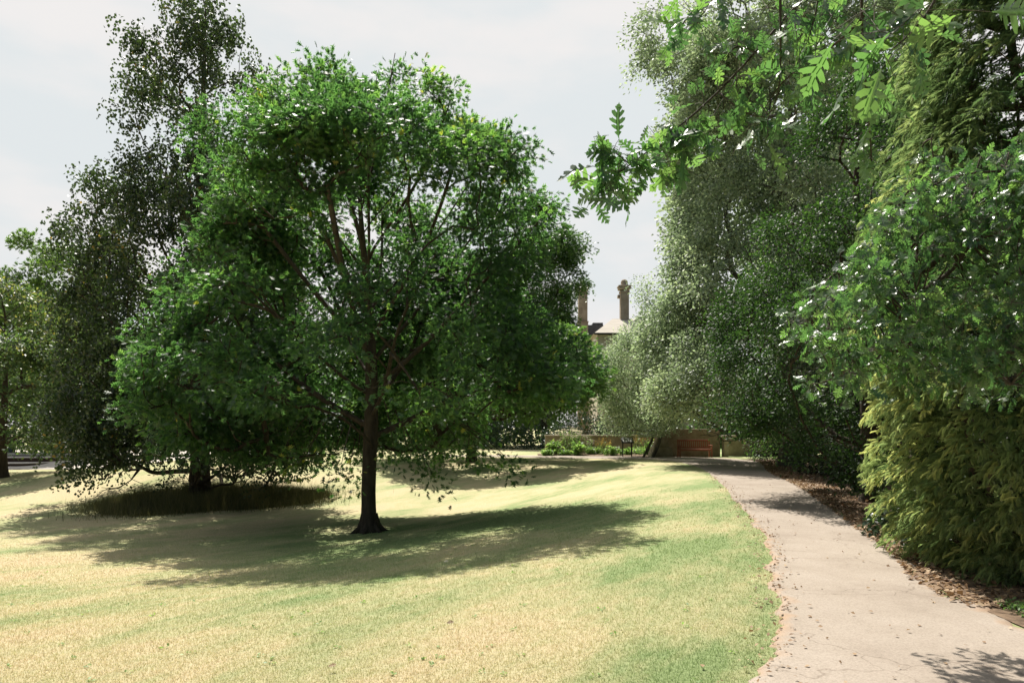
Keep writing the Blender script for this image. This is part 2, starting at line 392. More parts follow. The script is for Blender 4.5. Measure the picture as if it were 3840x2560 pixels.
# path: left and right edges traced along the ground, paired by arc length
S = 3840 / 2352
def edge(pts): return np.array([at(x * S, y * S, EYE * F / (y * S - HY))[:2] for x, y in pts])
left = edge([(1752, 1568), (1766, 1450), (1766, 1300), (1745, 1220), (1700, 1165), (1655, 1112), (1622, 1082), (1590, 1068)])
right = edge([(2700, 1568), (2352, 1440), (2130, 1335), (2085, 1275), (2000, 1222), (1900, 1150), (1830, 1108), (1775, 1086)])
left = np.vstack([[[-0.6, 1.2]], left, [[7.6, 36.0], [5.0, 37.4], [2.0, 38.6], [-2.0, 40.0], [-8.0, 41.0]]])
right = np.vstack([[[4.2, 1.2]], right, [[12.0, 34.0], [11.5, 38.6], [8.0, 39.7], [3.0, 40.8], [-2.0, 42.2], [-8.0, 43.2]]])
def resample(P, n):
    d = np.r_[0, np.cumsum(np.linalg.norm(np.diff(P, axis=0), axis=1))]; t = np.linspace(0, d[-1], n)
    # dense linear, then smoothed
    Q_ = np.stack([np.interp(t, d, P[:, k]) for k in range(2)], 1)
    k = np.exp(-0.5 * (np.arange(-6, 7) / 3.0) ** 2); k /= k.sum()
    return np.stack([np.convolve(np.pad(Q_[:, c], 6, mode='edge'), k, mode='valid') for c in range(2)], 1)
NP = 300
def rematch(Lf, Rt, n):
    # pair by the traced stations so both edges advance together
    m = min(len(Lf), len(Rt)); t = np.linspace(0, m - 1, n)
    f = lambda P: np.stack([np.interp(t, np.arange(m), P[:m, k]) for k in range(2)], 1)
    k = np.exp(-0.5 * (np.arange(-14, 15) / 6.0) ** 2); k /= k.sum()
    g = lambda Q_: np.stack([np.convolve(np.pad(Q_[:, c], 14, mode='edge'), k, mode='valid') for c in range(2)], 1)
    return g(f(Lf)), g(f(Rt))
PL, PR = rematch(left, right, NP)
NW = 25
us = np.linspace(0, 1, NW)
nL = 0.12 * np.convolve(rng.normal(size=NP + 4), np.ones(5) / 5, mode='valid') * 1.2
nR = 0.14 * np.convolve(rng.normal(size=NP + 4), np.ones(5) / 5, mode='valid') * 1.2
wid = np.linalg.norm(PR - PL, axis=1)[:, None]
dirw = (PR - PL) / wid
PLn, PRn = PL + dirw * nL[:, None], PR + dirw * nR[:, None]
PV = PLn[:, None, :] * (1 - us)[None, :, None] + PRn[:, None, :] * us[None, :, None]
PZ = gz(PV[..., 0], PV[..., 1]) + 0.022
PZ[:, 0] -= 0.06; PZ[:, -1] -= 0.06
edgew = np.minimum(us, 1 - us)[None, :] * wid
pt_ = np.clip(1 - edgew / 0.55, 0, 1) * 0.75
pi_ = np.arange(NP * NW).reshape(NP, NW)
PQ = np.stack([pi_[:-1, :-1], pi_[:-1, 1:], pi_[1:, 1:], pi_[1:, :-1]], -1).reshape(-1, 4)
tag(raw_mesh('path', np.concatenate([PV, PZ[..., None]], -1), PQ, M_PATH, tint=pt_.ravel(), smooth=True), kind='structure')
PYs, PXr = PR[:, 1], PR[:, 0]
def path_right(y): return np.interp(y, PR[10:225, 1], PR[10:225, 0])
def path_left(y): return np.interp(y, PL[10:225, 1], PL[10:225, 0])

# bare soil under the trees right of the path
vy = np.arange(2, 37, 0.4); uu = np.linspace(0, 1, 30)
SX = (path_right(vy) - 0.05)[:, None] + uu[None, :] ** 1.5 * 22
SY = np.repeat(vy[:, None], 30, 1)
SZ = gz(SX, SY) + 0.012
si = np.arange(SX.size).reshape(SX.shape)
tag(raw_mesh('soil', np.stack([SX, SY, SZ], -1), np.stack([si[:-1, :-1], si[:-1, 1:], si[1:, 1:], si[1:, :-1]], -1).reshape(-1, 4), M_SOIL, smooth=True), kind='structure')

# ------------------------------------------------------------------ leaf templates (x across, y along, z up)
def T_oakfar():
    v = [(0, 0, 0), (.14, .45, .02), (0, 1, -.10), (-.14, .45, .02)]
    t = [(0, 1, 2), (0, 2, 3)]
    for a, b, tx, ty in ((.06, .32, .36, .34), (.28, .58, .52, .66), (.52, .82, .40, .96)):
        for s in (1, -1):
            i = len(v); v += [(0, a, 0), (0, b, 0), (s * tx, ty, .07)]; t.append((i, i + 1, i + 2))
    return np.array(v, float), np.array(t)
def T_oval(w=.28):
    v = [(0, 0, 0), (w, .5, .08), (0, 1, -.08), (-w, .5, .08), (0, .5, 0)]
    return np.array(v, float), np.array([(0, 1, 4), (1, 2, 4), (2, 3, 4), (3, 0, 4)])
def T_oaknear(wf=1.0, curl=.25, fold=.22):
    v, t = [], []
    z = lambda x, y: -curl * y * y + fold * abs(x) + .025 * math.sin(13 * y + 4 * x)
    def add(*p):
        i = len(v); v.extend([(x, y, z(x, y)) for x, y in p]); return i
    ys = (0, .10, .26, .42, .58, .74, .88); ws = (.010, .022, .052, .060, .062, .055, .04)
    for s in (1, -1):
        i = add(*[(0, y) for y in ys]); k = add(*[(s * w, y) for y, w in zip(ys, ws)])
        for q in range(len(ys) - 1): t.extend([(i + q, k + q, k + q + 1), (i + q, k + q + 1, i + q + 1)])
        for a, b, ln, up_ in ((.14, .24, .13, .10), (.28, .40, .25, .15), (.45, .58, .31, .18), (.63, .75, .25, .17), (.79, .88, .14, .11)):
            ln *= wf; o = s * .03
            # a finger lobe, widest near its end, with a side tooth
            i = add((o, a), (s * ln * .62, a + up_ * .45), (s * ln * .98, a + up_ * .95), (s * ln * 1.0, a + up_ * 1.25), (s * ln * .72, a + up_ * 1.18), (s * ln * .66, a + up_ * 1.30), (s * ln * .52, a + up_ * 1.02 + .02), (o, b))
            t.extend([(i, i + 1, i + 7), (i + 1, i + 6, i + 7), (i + 1, i + 2, i + 6), (i + 2, i + 4, i + 6), (i + 2, i + 3, i + 4), (i + 4, i + 5, i + 6)])
    i = add((-.04, .86), (.04, .86), (.075, .95), (.02, .97), (0, 1.02), (-.02, .97), (-.075, .95))
    t.extend([(i, i + 1, i + 3), (i + 1, i + 2, i + 3), (i, i + 3, i + 5), (i + 3, i + 4, i + 5), (i, i + 5, i + 6)])
    return np.array(v, float), np.array(t)
def T_frond():
    v, t = [], []
    def leaf(y0, ang, ln, w):
        dx, dy = math.sin(ang), math.cos(ang); i = len(v)
        zz = -.35 * y0 * y0
        v.extend([(0, y0, zz), (dx * ln * .5 - dy * w, y0 + dy * ln * .5 + dx * w, zz + .02), (dx * ln, y0 + dy * ln, zz - .10 * abs(dx) - .15 * ln), (dx * ln * .5 + dy * w, y0 + dy * ln * .5 - dx * w, zz + .02)])
        t.extend([(i, i + 1, i + 2), (i, i + 2, i + 3)])
    leaf(0, 0, .55, .014); leaf(.5, 0, .5, .014)
    for k, y in enumerate(np.linspace(.10, .82, 8)):
        ln = .42 * (1 - .55 * y)
        for s in (1, -1): leaf(y + .02 * s, s * (.62 + .1 * math.sin(5 * k)), ln, .017)
    return np.array(v, float), np.array(t)
TP = dict(oakfar=T_oakfar(), oval=T_oval(), narrow=T_oval(.17), broad=T_oval(.40), near=T_oaknear(), near2=T_oaknear(.85, .40, .30), near3=T_oaknear(1.15, .05, .12), frond=T_frond())

def unit(a): return a / np.maximum(np.linalg.norm(a, axis=-1, keepdims=True), 1e-9)
class Leaves:
    def __init__(s): s.V, s.T, s.C, s.n = [], [], [], 0
    def add(s, tpl, P, A, Nn, size, tint):
        tv, tt = TP[tpl]; P = np.asarray(P); n = len(P)
        if n == 0: return
        A = unit(A); Rr = unit(np.cross(A, Nn)); Nn = np.cross(Rr, A)
        sz = np.broadcast_to(size, (n,))[:, None, None]
        V = P[:, None, :] + sz * (tv[None, :, 0:1] * Rr[:, None, :] + tv[None, :, 1:2] * A[:, None, :] + tv[None, :, 2:3] * Nn[:, None, :])
        k = len(tv)
        s.V.append(V.reshape(-1, 3).astype(np.float32))
        s.T.append((tt[None] + (s.n + np.arange(n) * k)[:, None, None]).reshape(-1, 3).astype(np.int32))
        s.C.append(np.repeat(np.clip(tint, 0, 1), k).astype(np.float32)); s.n += n * k
    def build(s, name, mat, parent=None, origin=(0, 0, 0), **k):
        return raw_mesh(name, np.concatenate(s.V), np.concatenate(s.T), mat, parent, np.concatenate(s.C), origin, **k)

class Tubes:
    def __init__(s): s.V, s.T, s.n = [], [], 0
    def add(s, P, r, sides=6, wob=0.0):
        P = np.asarray(P, float); n = len(P); r = np.broadcast_to(r, (n,))
        d = unit(np.gradient(P, axis=0)); ref = np.array([0.31, 0.2, 0.93]) if abs(d[0, 2]) < .8 else np.array([1.0, .1, 0])
        x = unit(np.cross(d, ref)); y = np.cross(d, x)
        a = np.arange(sides) * 2 * math.pi / sides
        rr = r[:, None, None] * (1 + (wob * rng.normal(size=(n, sides, 1)) if wob else 0))
        V = P[:, None] + rr * (np.cos(a)[None, :, None] * x[:, None] + np.sin(a)[None, :, None] * y[:, None])
        i = s.n + np.arange(n * sides).reshape(n, sides); j = np.roll(i, -1, 1)
        T = np.concatenate([np.stack([i[:-1], j[:-1], j[1:]], -1).reshape(-1, 3), np.stack([i[:-1], j[1:], i[1:]], -1).reshape(-1, 3)])
        s.V.append(V.reshape(-1, 3)); s.T.append(T); s.n += n * sides
    def build(s, name, mat, parent=None, origin=(0, 0, 0), **k):
        return raw_mesh(name, np.concatenate(s.V), np.concatenate(s.T), mat, parent, None, origin, smooth=True, **k)

def smoothcurve(P, n):
    P = np.asarray(P, float)
    d = np.r_[0, np.cumsum(np.linalg.norm(np.diff(P, axis=0), axis=1))]
    t = np.linspace(0, d[-1], n)
    Q_ = np.stack([np.interp(t, d, P[:, k]) for k in range(3)], 1)
    for _ in range(3):
        Q_[1:-1] = .25 * Q_[:-2] + .5 * Q_[1:-1] + .25 * Q_[2:]
    return Q_

def grow(tubes, trunk, tr, att, kp=.35, tip=.006, asc=.4, pen=.6, fork=0.3, power=.5, seg=.55, limbs=()):
    """branches from the trunk to every attractor point; thickness from how many tips a branch carries"""
    trunk = np.asarray(trunk, float); nt_ = len(trunk)
    cap = nt_ + len(att) * 14 + sum(len(l) for l in limbs) + 10
    pos = np.zeros((cap, 3)); plen = np.zeros(cap); par = -np.ones(cap, int); dirn = np.zeros((cap, 3)); w = np.zeros(cap)
    pos[:nt_] = trunk; plen[:nt_] = np.r_[0, np.cumsum(np.linalg.norm(np.diff(trunk, axis=0), axis=1))]
    par[1:nt_] = np.arange(nt_ - 1); dirn[:nt_] = unit(np.gradient(trunk, axis=0))
    f0 = int(nt_ * fork); m = nt_; first = []
    for l in limbs:
        j = int(np.argmin(np.linalg.norm(trunk - l[0], axis=1))); C = np.asarray(l)[1:]; n = len(C)
        pos[m:m + n] = C; par[m] = j; par[m + 1:m + n] = np.arange(m, m + n - 1)
        plen[m:m + n] = plen[j] + np.cumsum(np.linalg.norm(np.diff(np.vstack([trunk[j], C]), axis=0), axis=1))
        dirn[m:m + n] = unit(np.diff(np.vstack([trunk[j], C]), axis=0)); w[m + n - 1] += 1
        first.append([j] + list(range(m, m + n))); m += n
    axis_d = np.linalg.norm(att[:, :2] - trunk[f0, :2], axis=1) + .3 * np.abs(att[:, 2] - trunk[f0, 2])
    chains = first
    for i in np.argsort(axis_d):
        p = att[i]; q = pos[f0:m]
        dv = p - q; d = np.linalg.norm(dv, axis=1); hd = np.linalg.norm(dv[:, :2], axis=1)
        cost = d + kp * plen[f0:m] + pen * np.maximum(0, -dv[:, 2] + asc * hd)
        j = f0 + int(np.argmin(cost)); Ld = np.linalg.norm(p - pos[j])
        if Ld < 1e-3: continue
        n = int(min(12, max(2, math.ceil(Ld / seg)))) + 1
        c1 = pos[j] + unit(dirn[j] + .5 * unit(p - pos[j]) + .25 * rng.normal(size=3)) * Ld * .38
        t = np.linspace(0, 1, n)[:, None]
        C = (1 - t) ** 2 * pos[j] + 2 * t * (1 - t) * c1 + t * t * p
        C[1:-1] += rng.normal(size=(n - 2, 3)) * Ld * .022
        ids = [j] + list(range(m, m + n - 1))
        pos[m:m + n - 1] = C[1:]
        par[m] = j; par[m + 1:m + n - 1] = np.arange(m, m + n - 2)
        plen[m:m + n - 1] = plen[j] + np.cumsum(np.linalg.norm(np.diff(C, axis=0), axis=1))
        dirn[m:m + n - 1] = unit(np.diff(C, axis=0)); w[m + n - 2] += 1; m += n - 1
        chains.append(ids)
    for k in range(m - 1, 0, -1): w[par[k]] += w[k]
    rad = tip * np.maximum(w, 1) ** power
    tr = np.asarray(tr, float)
    rad[nt_:] = np.minimum(rad[nt_:], .42 * tr[f0]); rad[:nt_] = tr
    for ids in chains:
        r = rad[ids].copy(); r[0] = min(rad[ids[0]] * .9, r[1] * 1.15)
        tubes.add(pos[ids], r, 8 if r[0] > .05 else 5)
    return pos[:m], w[:m]

def lobes(d, seed, amp):
    r_ = np.random.default_rng(seed); s = 0
    for f, a in ((2.2, .5), (4.1, .35), (7.3, .25)):
        for _ in range(3):
            k = r_.normal(size=3) * f; s = s + a * np.sin(d @ k + r_.uniform(0, 6.28)) / 1.7
    return 1 + amp * s

def crown_points(base, prof, n, seed, depth=1.0, inner=.55, amp=.16, shell=.7):
    """points through a crown whose half-widths left and right come from prof rows (height, left, right)"""
    prof = np.asarray(sorted(prof), float); r_ = np.random.default_rng(seed)
    hh = np.linspace(prof[0, 0], prof[-1, 0], 400); rl = np.interp(hh, prof[:, 0], prof[:, 1]); rr = np.interp(hh, prof[:, 0], prof[:, 2])
    w = ((rl + rr) / 2) ** 1.6; w /= w.sum()
    h = r_.choice(hh, n, p=w) + r_.uniform(-.02, .02, n)
    th = r_.uniform(0, 2 * math.pi, n); c, s = np.cos(th), np.sin(th)
    L_, R_ = np.interp(h, prof[:, 0], prof[:, 1]), np.interp(h, prof[:, 0], prof[:, 2])
    rx = np.where(c > 0, R_, L_); ry = (L_ + R_) / 2 * depth
    rad = 1 / np.sqrt((c / rx) ** 2 + (s / ry) ** 2)
    zc = (prof[0, 0] * .65 + prof[-1, 0] * .35)
    dv = unit(np.stack([c * rad, s * rad, (h - zc) * 1.0], 1))
    rad = rad * lobes(dv, seed, amp)
    sh = r_.random(n) < shell
    t = np.where(sh, 1 - .22 * r_.random(n) ** 1.3, np.sqrt(r_.uniform(inner ** 2, .9, n)))
    P = np.stack([base[0] + c * rad * t, base[1] + s * rad * t, base[2] + h], 1)
    out = unit(np.stack([c * t, s * t, .9 * (h - zc) / (prof[-1, 0] - prof[0, 0]) * 2 * .5 + 0 * t], 1))
    return P, out, t

def clumps(P, out, k, rad, seed, flat=.75, up=.35):
    """each point becomes a leafy clump: k sub-clusters over its upper and outer side"""
    r_ = np.random.default_rng(seed); m = len(P)
    d = r_.normal(size=(m, k, 3)); d = unit(d) + out[:, None, :] * .55; d[..., 2] += up; d = unit(d)
    R_ = rad * r_.uniform(.6, 1.25, (m, 1, 1))
    Q_ = P[:, None] + d * R_ * r_.uniform(.55, 1, (m, k, 1)) * np.array([1, 1, flat])
    ct = np.repeat(r_.normal(size=m), k)
    return Q_.reshape(-1, 3), unit(d + out[:, None] * .6).reshape(-1, 3), ct

def cluster_leaves(lv, tpl, P, out, n, size, spread, flat=.55, droop=.25, tint0=.45, tv=.22, ctv=.12, up=.9, rnd=.75, tint_add=None, keep=None):
    m = len(P)
    C = np.repeat(P, n, 0); O = np.repeat(out, n, 0); N_ = m * n
    off = np.clip(rng.normal(size=(N_, 3)), -1.6, 1.6) * spread * np.array([1, 1, flat])
    cs = np.repeat(rng.uniform(.7, 1.3, m), n)[:, None]
    off = off * cs
    off[:, 2] -= .18 * (off[:, 0] ** 2 + off[:, 1] ** 2) / max(spread, .01)
    Q_ = C + off
    A = unit(off) * .7 + O * .5 + rng.normal(size=(N_, 3)) * .5; A[:, 2] -= droop
    Nn = rng.normal(size=(N_, 3)) * rnd; Nn[:, 2] += up
    sz = size * rng.uniform(.65, 1.2, N_)
    ti = tint0 + np.repeat(rng.normal(size=m) * ctv, n) + rng.normal(size=N_) * tv
    if tint_add is not None: ti = ti + np.repeat(tint_add, n)
    if keep is not None:
        k = keep(Q_); Q_, A, Nn, sz, ti = Q_[k], A[k], Nn[k], sz[k], ti[k]
    lv.add(tpl, Q_, A, Nn, sz, ti)

def trunk_curve(base, H, r0, r1, lean=(0, 0), wig=.05, n=26, flare=1.45):
    t = np.linspace(0, 1, n)
    P = np.stack([base[0] + lean[0] * t + wig * np.sin(t * 5 + base[0]), base[1] + lean[1] * t + wig * np.sin(t * 4.2 + base[1]), base[2] - .12 + (H + .12) * t], 1)
    P[:, :2] -= P[0, :2] - np.array(base[:2])
    r = r0 * (1 - t) ** .9 + r1; r = r * (1 + (flare - 1) * np.exp(-t * H / .28))
    return P, r

def simple_tree(name, label, cat, base, H, prof, r0, ncl, nl, lsize, spread, tpl, mat, bark, seed, fork=.2, depth=1.0, group=None, tint0=.45, shell=.7, amp=.16, tip=.008, lean=(0, 0), inner=.5, droop=.25, trunk_top=.8, tint_fn=None, sides=10, asc=.4, power=.5, flat=.55, tv=.22, ctv=.12, up=.9):
    base = np.array(base, float)
    e = empty(name, base, label, cat, group)
    P, out, t = crown_points(base, prof, max(20, ncl // 4), seed, depth, inner, amp, shell)
    P, out, ct_ = clumps(P, out, 6, spread * 2.1, seed + 1)
    tb = Tubes(); tc_, r_ = trunk_curve(base, H * trunk_top, r0, .02, lean)
    tb.add(tc_, r_, sides, .03)
    grow(tb, tc_, r_, P, fork=fork, tip=tip, asc=asc, power=power)
    tb.build('trunk', bark, e, base)
    lv = Leaves()
    ta = tint_fn(P) if tint_fn is not None else None
    cluster_leaves(lv, tpl, P, out, nl, lsize * 1.12, spread * .85, tint0=tint0, droop=droop, tint_add=ta, flat=flat, tv=tv, ctv=ctv, up=up, keep=lambda q: q[:, 2] > gz(q[:, 0], q[:, 1]) + .05)
    lv.build('crown', mat, e, base)
    return e

# ================================================================== LARGE STRUCTURES
# house far behind
HD = 70.0
hb = at(2300, 1600, HD); hb[2] = 0
he = empty('house', (11.5, HD, 0), 'stone house with tall chimneys behind the trees', 'house')
def hx(px): return (px - CX) / F * HD
def hz(py): return EYE + (HY - py) / F * HD
ez, rz = hz(1249), hz(1172)
o_ = (11.5, HD, 0)
MB().box(((hx(2240) + 20) / 2, HD + 4, ez / 2), (20 - hx(2240), 8, ez)).build('wall', M_STONE_L, he, o_)
x0, x1, x2, x3 = hx(2240) - .3, hx(2318), 18.0, 20.4
MB().poly([(x0, HD - .3, ez), (x3, HD - .3, ez), (x3, HD + 8.3, ez), (x0, HD + 8.3, ez), (x1, HD + 4, rz), (x2, HD + 4, rz)],
          [(0, 1, 5, 4), (1, 2, 5), (2, 3, 4, 5), (3, 0, 4), (3, 2, 1, 0)]).build('roof', M_TILE, he, o_)
MB().box(((x0 + x3) / 2, HD - .32, ez - .09), (x3 - x0 + .1, .22, .16)).build('gutter', M_BLACK, he, o_)
w_ = MB().box((hx(2313), HD - .04, hz(1290)), (.78, .1, 1.5)).build('window', M_STONE_L, he, o_)
MB().box((hx(2313), HD - .10, hz(1290)), (.6, .06, 1.3)).build('pane', M_GLASS, w_, o_)
w2 = MB().box((hx(2420), HD - .04, hz(1290)), (.78, .1, 1.5)).build('window', M_STONE_L, he, o_)
MB().box((hx(2420), HD - .10, hz(1290)), (.6, .06, 1.3)).build('pane', M_GLASS, w2, o_)
MB().box((hx(2262), HD + 9.5, hz(1172) / 2), (2.2, 2, hz(1172))).box((hx(2282), HD + 9.3, hz(1168)), (1.1, 1.4, .32)).build('rear_roof', M_SLATE, he, o_)
c_ = MB()
cx_ = hx(2219)
c_.box((cx_, HD + 9, hz(1160) / 2), (1.12, 1.1, hz(1160)), bevel=.03).box((cx_, HD + 9, hz(1158)), (1.2, 1.18, .12), bevel=.02)
c_.box((cx_, HD + 9, (hz(1155) + hz(1020)) / 2), (.98, .96, hz(1020) - hz(1155)), bevel=.04).box((cx_, HD + 9, hz(1015)), (1.3, 1.28, .28), bevel=.05)
c_.lathe((cx_, HD + 9, hz(1010)), [(.42, 0), (.42, .15), (.3, .5), (.2, .7)], 12)
c_.build('chimney', M_CHIM, he, o_)
c_ = MB(); cx_ = hx(2365)
c_.box((cx_, HD + 4, (hz(1260) + hz(1066)) / 2), (.86, .84, hz(1066) - hz(1260)), bevel=.04)
c_.box((cx_, HD + 4, hz(1067)), (.98, .96, .2), bevel=.03).box((cx_, HD + 4, hz(1052)), (1.22, 1.2, .32), bevel=.08).box((cx_, HD + 4, hz(1045)), (1.34, 1.32, .12), bevel=.02)
c_.lathe((cx_, HD + 4, hz(1043)), [(.5, 0), (.40, .12), (.36, .28), (.36, .42), (.31, .56), (.2, .66), (.08, .70)], 16)
c_.box((cx_ - .42, HD + 4.2, hz(1083)), (.5, .5, .34), bevel=.05)
c_.build('chimney', M_CHIM, he, o_, smooth=False)

# garden wall behind the border and the bench
def wall_thing(name, label, x0, x1, y, h, th=.32, cope=True, mat=M_STONE, z0=-.1, cat='wall'):
    o = ((x0 + x1) / 2, y, 0)
    e = empty(name, o, label, cat)
    MB().box(((x0 + x1) / 2, y, (h + z0) / 2), (x1 - x0, th, h - z0), bevel=.012).build('wall', mat, e, o)
    if cope: MB().box(((x0 + x1) / 2, y, h + .045), (x1 - x0 + .06, th + .12, .10), bevel=.02).build('coping', M_COPING, e, o)
    return e
wall_thing('garden_wall', 'long stone garden wall behind the flower border', 2.0, 9.2, 43.4, 1.08)
wall_thing('garden_wall', 'taller stone wall standing behind the red bench', 8.35, 11.58, 40.2, 1.45)
wall_thing('garden_wall', 'low shaded wall with sunlit coping right of the stone pier', 12.15, 16.5, 40.6, .92)
pe = empty('stone_pier', (11.82, 39.6, 0), 'narrow pale stone pier with flat cap right of the bench', 'pier')
MB().box((11.72, 39.6, .5), (.24, .5, 1.2), bevel=.015).build('shaft', M_COPING, pe, (11.82, 39.6, 0))
MB().box((11.86, 39.6, 1.14), (.8, .66, .10), bevel=.02).build('cap', M_COPING, pe, (11.82, 39.6, 0))

# old masonry block left of the bench
mb_ = at(2478, 1712, 39.2)
be = empty('masonry_block', (mb_[0], mb_[1], 0), 'sloping block of old masonry between leaning tree stems and bench', 'stone block')
o_ = (mb_[0], mb_[1], 0)
xb = mb_[0]
MB().poly([(xb - .62, 38.9, -.05), (xb + .62, 38.9, -.05), (xb + .62, 40.0, -.05), (xb - .62, 40.0, -.05), (xb - .38, 39.0, .56), (xb + .58, 39.0, .56), (xb + .58, 40.0, .56), (xb - .38, 40.0, .56)],
          [(0, 1, 5, 4), (1, 2, 6, 5), (2, 3, 7, 6), (3, 0, 4, 7), (4, 5, 6, 7), (3, 2, 1, 0)]).build('base', M_STONE, be, o_)
MB().poly([(xb - .34, 39.25, .563), (xb + .45, 39.25, .563), (xb + .45, 39.95, .563), (xb - .34, 39.95, .563), (xb - .10, 39.4, 1.12), (xb + .38, 39.4, 1.12), (xb + .38, 39.9, 1.12), (xb - .10, 39.9, 1.12)],
          [(0, 1, 5, 4), (1, 2, 6, 5), (2, 3, 7, 6), (3, 0, 4, 7), (4, 5, 6, 7), (3, 2, 1, 0)]).build('upper_course', M_STONE, be, o_)

# terrace and curved steps at far left
def strip_slab(name, label, cat, xr, y0, z0, z1, depth):
    """long slab whose near right end curves away"""
    pts = [(-45, y0)] + [(xr - .9 + .9 * math.sin(a), y0 + .9 * (1 - math.cos(a)) * 1.2) for a in np.linspace(0, 1.35, 8)] + [(xr + .2, y0 + depth), (-45, y0 + depth)]
    n = len(pts)
    o = (xr - 6, y0, z0)
    e = empty(name, o, label, cat)
    m = MB(); m.poly([(x, y, z0) for x, y in pts] + [(x, y, z1 - .03) for x, y in pts], [tuple(range(n))[::-1], tuple(range(n, 2 * n))] + [(i, (i + 1) % n, n + (i + 1) % n, n + i) for i in range(n)])
    m.build('riser', M_RISER, e, o)
    m = MB(); m.poly([(x, y - .03, z1 - .03) for x, y in pts] + [(x, y - .03, z1) for x, y in pts], [tuple(range(n))[::-1], tuple(range(n, 2 * n))] + [(i, (i + 1) % n, n + (i + 1) % n, n + i) for i in range(n)])
    m.build('tread', M_PAVE, e, o)
strip_slab('stone_step', 'lower dark brown stone step, the shorter one, left of the weeping tree', 'step', at(125, 1740, 38.6)[0], 38.6, -.75, -.30, 3)
strip_slab('stone_step', 'upper dark brown stone step, the longer one, below the cafe terrace', 'step', at(218, 1720, 40.2)[0], 40.2, -.6, -.055, 3)
tx = np.linspace(-60, -14.5, 60); ty = np.concatenate([np.linspace(42.0, 60, 20)])
TX, TY = np.meshgrid(tx, ty); TI = np.arange(TX.size).reshape(TX.shape)
tag(raw_mesh('terrace', np.stack([TX, TY, gz(TX, TY) * 0 + .012 + 0 * TX], -1), np.stack([TI[:-1, :-1], TI[:-1, 1:], TI[1:, 1:], TI[1:, :-1]], -1).reshape(-1, 4), M_PAVE), kind='structure')
uy = np.linspace(0, 1, 26)
vx = np.linspace(-45, -14.6, 60)
f0_ = np.interp(vx, [-45, -27, -22, -18, -14.6], [35.6, 36.2, 37.4, 39.2, 41.4])
RX = np.repeat(vx[None], 26, 0); RY = f0_[None] * (1 - uy[:, None]) + 42.05 * uy[:, None]
RI = np.arange(RX.size).reshape(RX.shape)
tag(raw_mesh('pavement', np.stack([RX, RY, gz(RX, RY) + .02], -1), np.stack([RI[:-1, :-1], RI[:-1, 1:], RI[1:, 1:], RI[1:, :-1]], -1).reshape(-1, 4), M_PAVE), kind='structure')

# flower bed soil
bx = np.linspace(1.5, 9.0, 40); by = np.linspace(0, 1, 10)
BX = np.repeat(bx[None], 10, 0); BY0 = np.interp(bx, [1.5, 3, 8, 9], [41.6, 41.0, 39.75, 39.6]); BY = BY0[None] * (1 - by[:, None]) + 43.3 * by[:, None]
BI = np.arange(BX.size).reshape(BX.shape)
tag(raw_mesh('flower_bed', np.stack([BX, BY, gz(BX, BY) + .03 + .05 * np.sin(by * 3.14)[:, None]], -1), np.stack([BI[:-1, :-1], BI[:-1, 1:], BI[1:, 1:], BI[1:, :-1]], -1).reshape(-1, 4), M_SOIL), kind='structure')

# ================================================================== TREES
# --- the main oak
k1 = 18.0 * S / F
b0 = ground_at(848 * S, 1222 * S); D0 = b0[1]; k1 = D0 * S / F
prof_px = [(1092, 500, 1170), (1060, 360, 1190), (1030, 320, 1240), (980, 300, 1340), (930, 296, 1380), (880, 280, 1395), (820, 276, 1410), (750, 302, 1378), (700, 335, 1362), (600, 372, 1345), (500, 424, 1312), (420, 450, 1290), (350, 475, 1250), (300, 492, 1165), (260, 560, 1095), (200, 650, 1072), (150, 705, 1045), (110, 765, 1030), (92, 820, 930)]
prof = [((1222 - y) * k1 * (.90 if y < 330 else .94), (852 - a) * k1 * (.96 if y <= 200 else .77 if y < 360 else .72 if y < 500 else .73 if y < 700 else .75), (b - 852) * k1 * (.90 if y <= 200 else .88 if y < 480 else .82 if y < 580 else .70 if y < 780 else .83)) for y, a, b in prof_px]
e = empty('oak_tree', b0, 'broad domed green oak standing alone in the middle of the lawn', 'tree')
P, out, t = crown_points(b0, prof, 500, 11, 1.0, .35, .06, .70)
P, out, ct = clumps(P, out, 7, .80, 12, .8, .5)
hq = P[:, 2] - b0[2]; rq = np.hypot(P[:, 0] - b0[0], P[:, 1] - b0[1])
k_ = ~(((rq < 2.9) & (hq < 2.9)) | ((P[:, 1] < b0[1] - 1.0) & (hq < 2.75)) | (hq < 1.75))
k_ &= ~((P[:, 0] - b0[0] > 2.4) & (hq < 3.25))
k_ &= ~((P[:, 1] < b0[1] - .8) & (hq > 2.4) & (hq < 7.5) & (rq < 5.2) & (np.abs(P[:, 0] - b0[0]) < 3.8) & (np.random.default_rng(5).random(len(P) // 7).repeat(7) < .66))
P, out, ct = P[k_], out[k_], ct[k_]
tr = []
for x, y in ((848, 1226), (848, 1150), (850, 1060), (853, 980), (853, 900), (850, 800), (845, 700), (838, 600), (830, 500), (826, 420)):
    tr.append([b0[0] + (x - 848) * k1, b0[1] + .1 * math.sin(y * .01), b0[2] + (1222 - y) * k1])
tr = smoothcurve(tr, 34)
hh = tr[:, 2] - b0[2]
rr = np.interp(hh, [-.1, .05, .25, .6, 1.5, 2.4, 4, 6, 9], [.31, .25, .20, .175, .165, .17, .14, .085, .03])
tb = Tubes(); tb.add(tr, rr, 14, .03)
for a in (.3, 1.5, 2.6, 3.7, 4.6, 5.6):                       # root flare
    ca = np.array([math.cos(a), math.sin(a), 0])
    tb.add(smoothcurve([b0 + ca * .10 + [0, 0, .42], b0 + ca * .20 + [0, 0, .14], b0 + ca * .34 + [0, 0, .015], b0 + ca * .55 + [0, 0, -.06]], 9), np.linspace(.11, .03, 9), 7, .05)
limbs = []
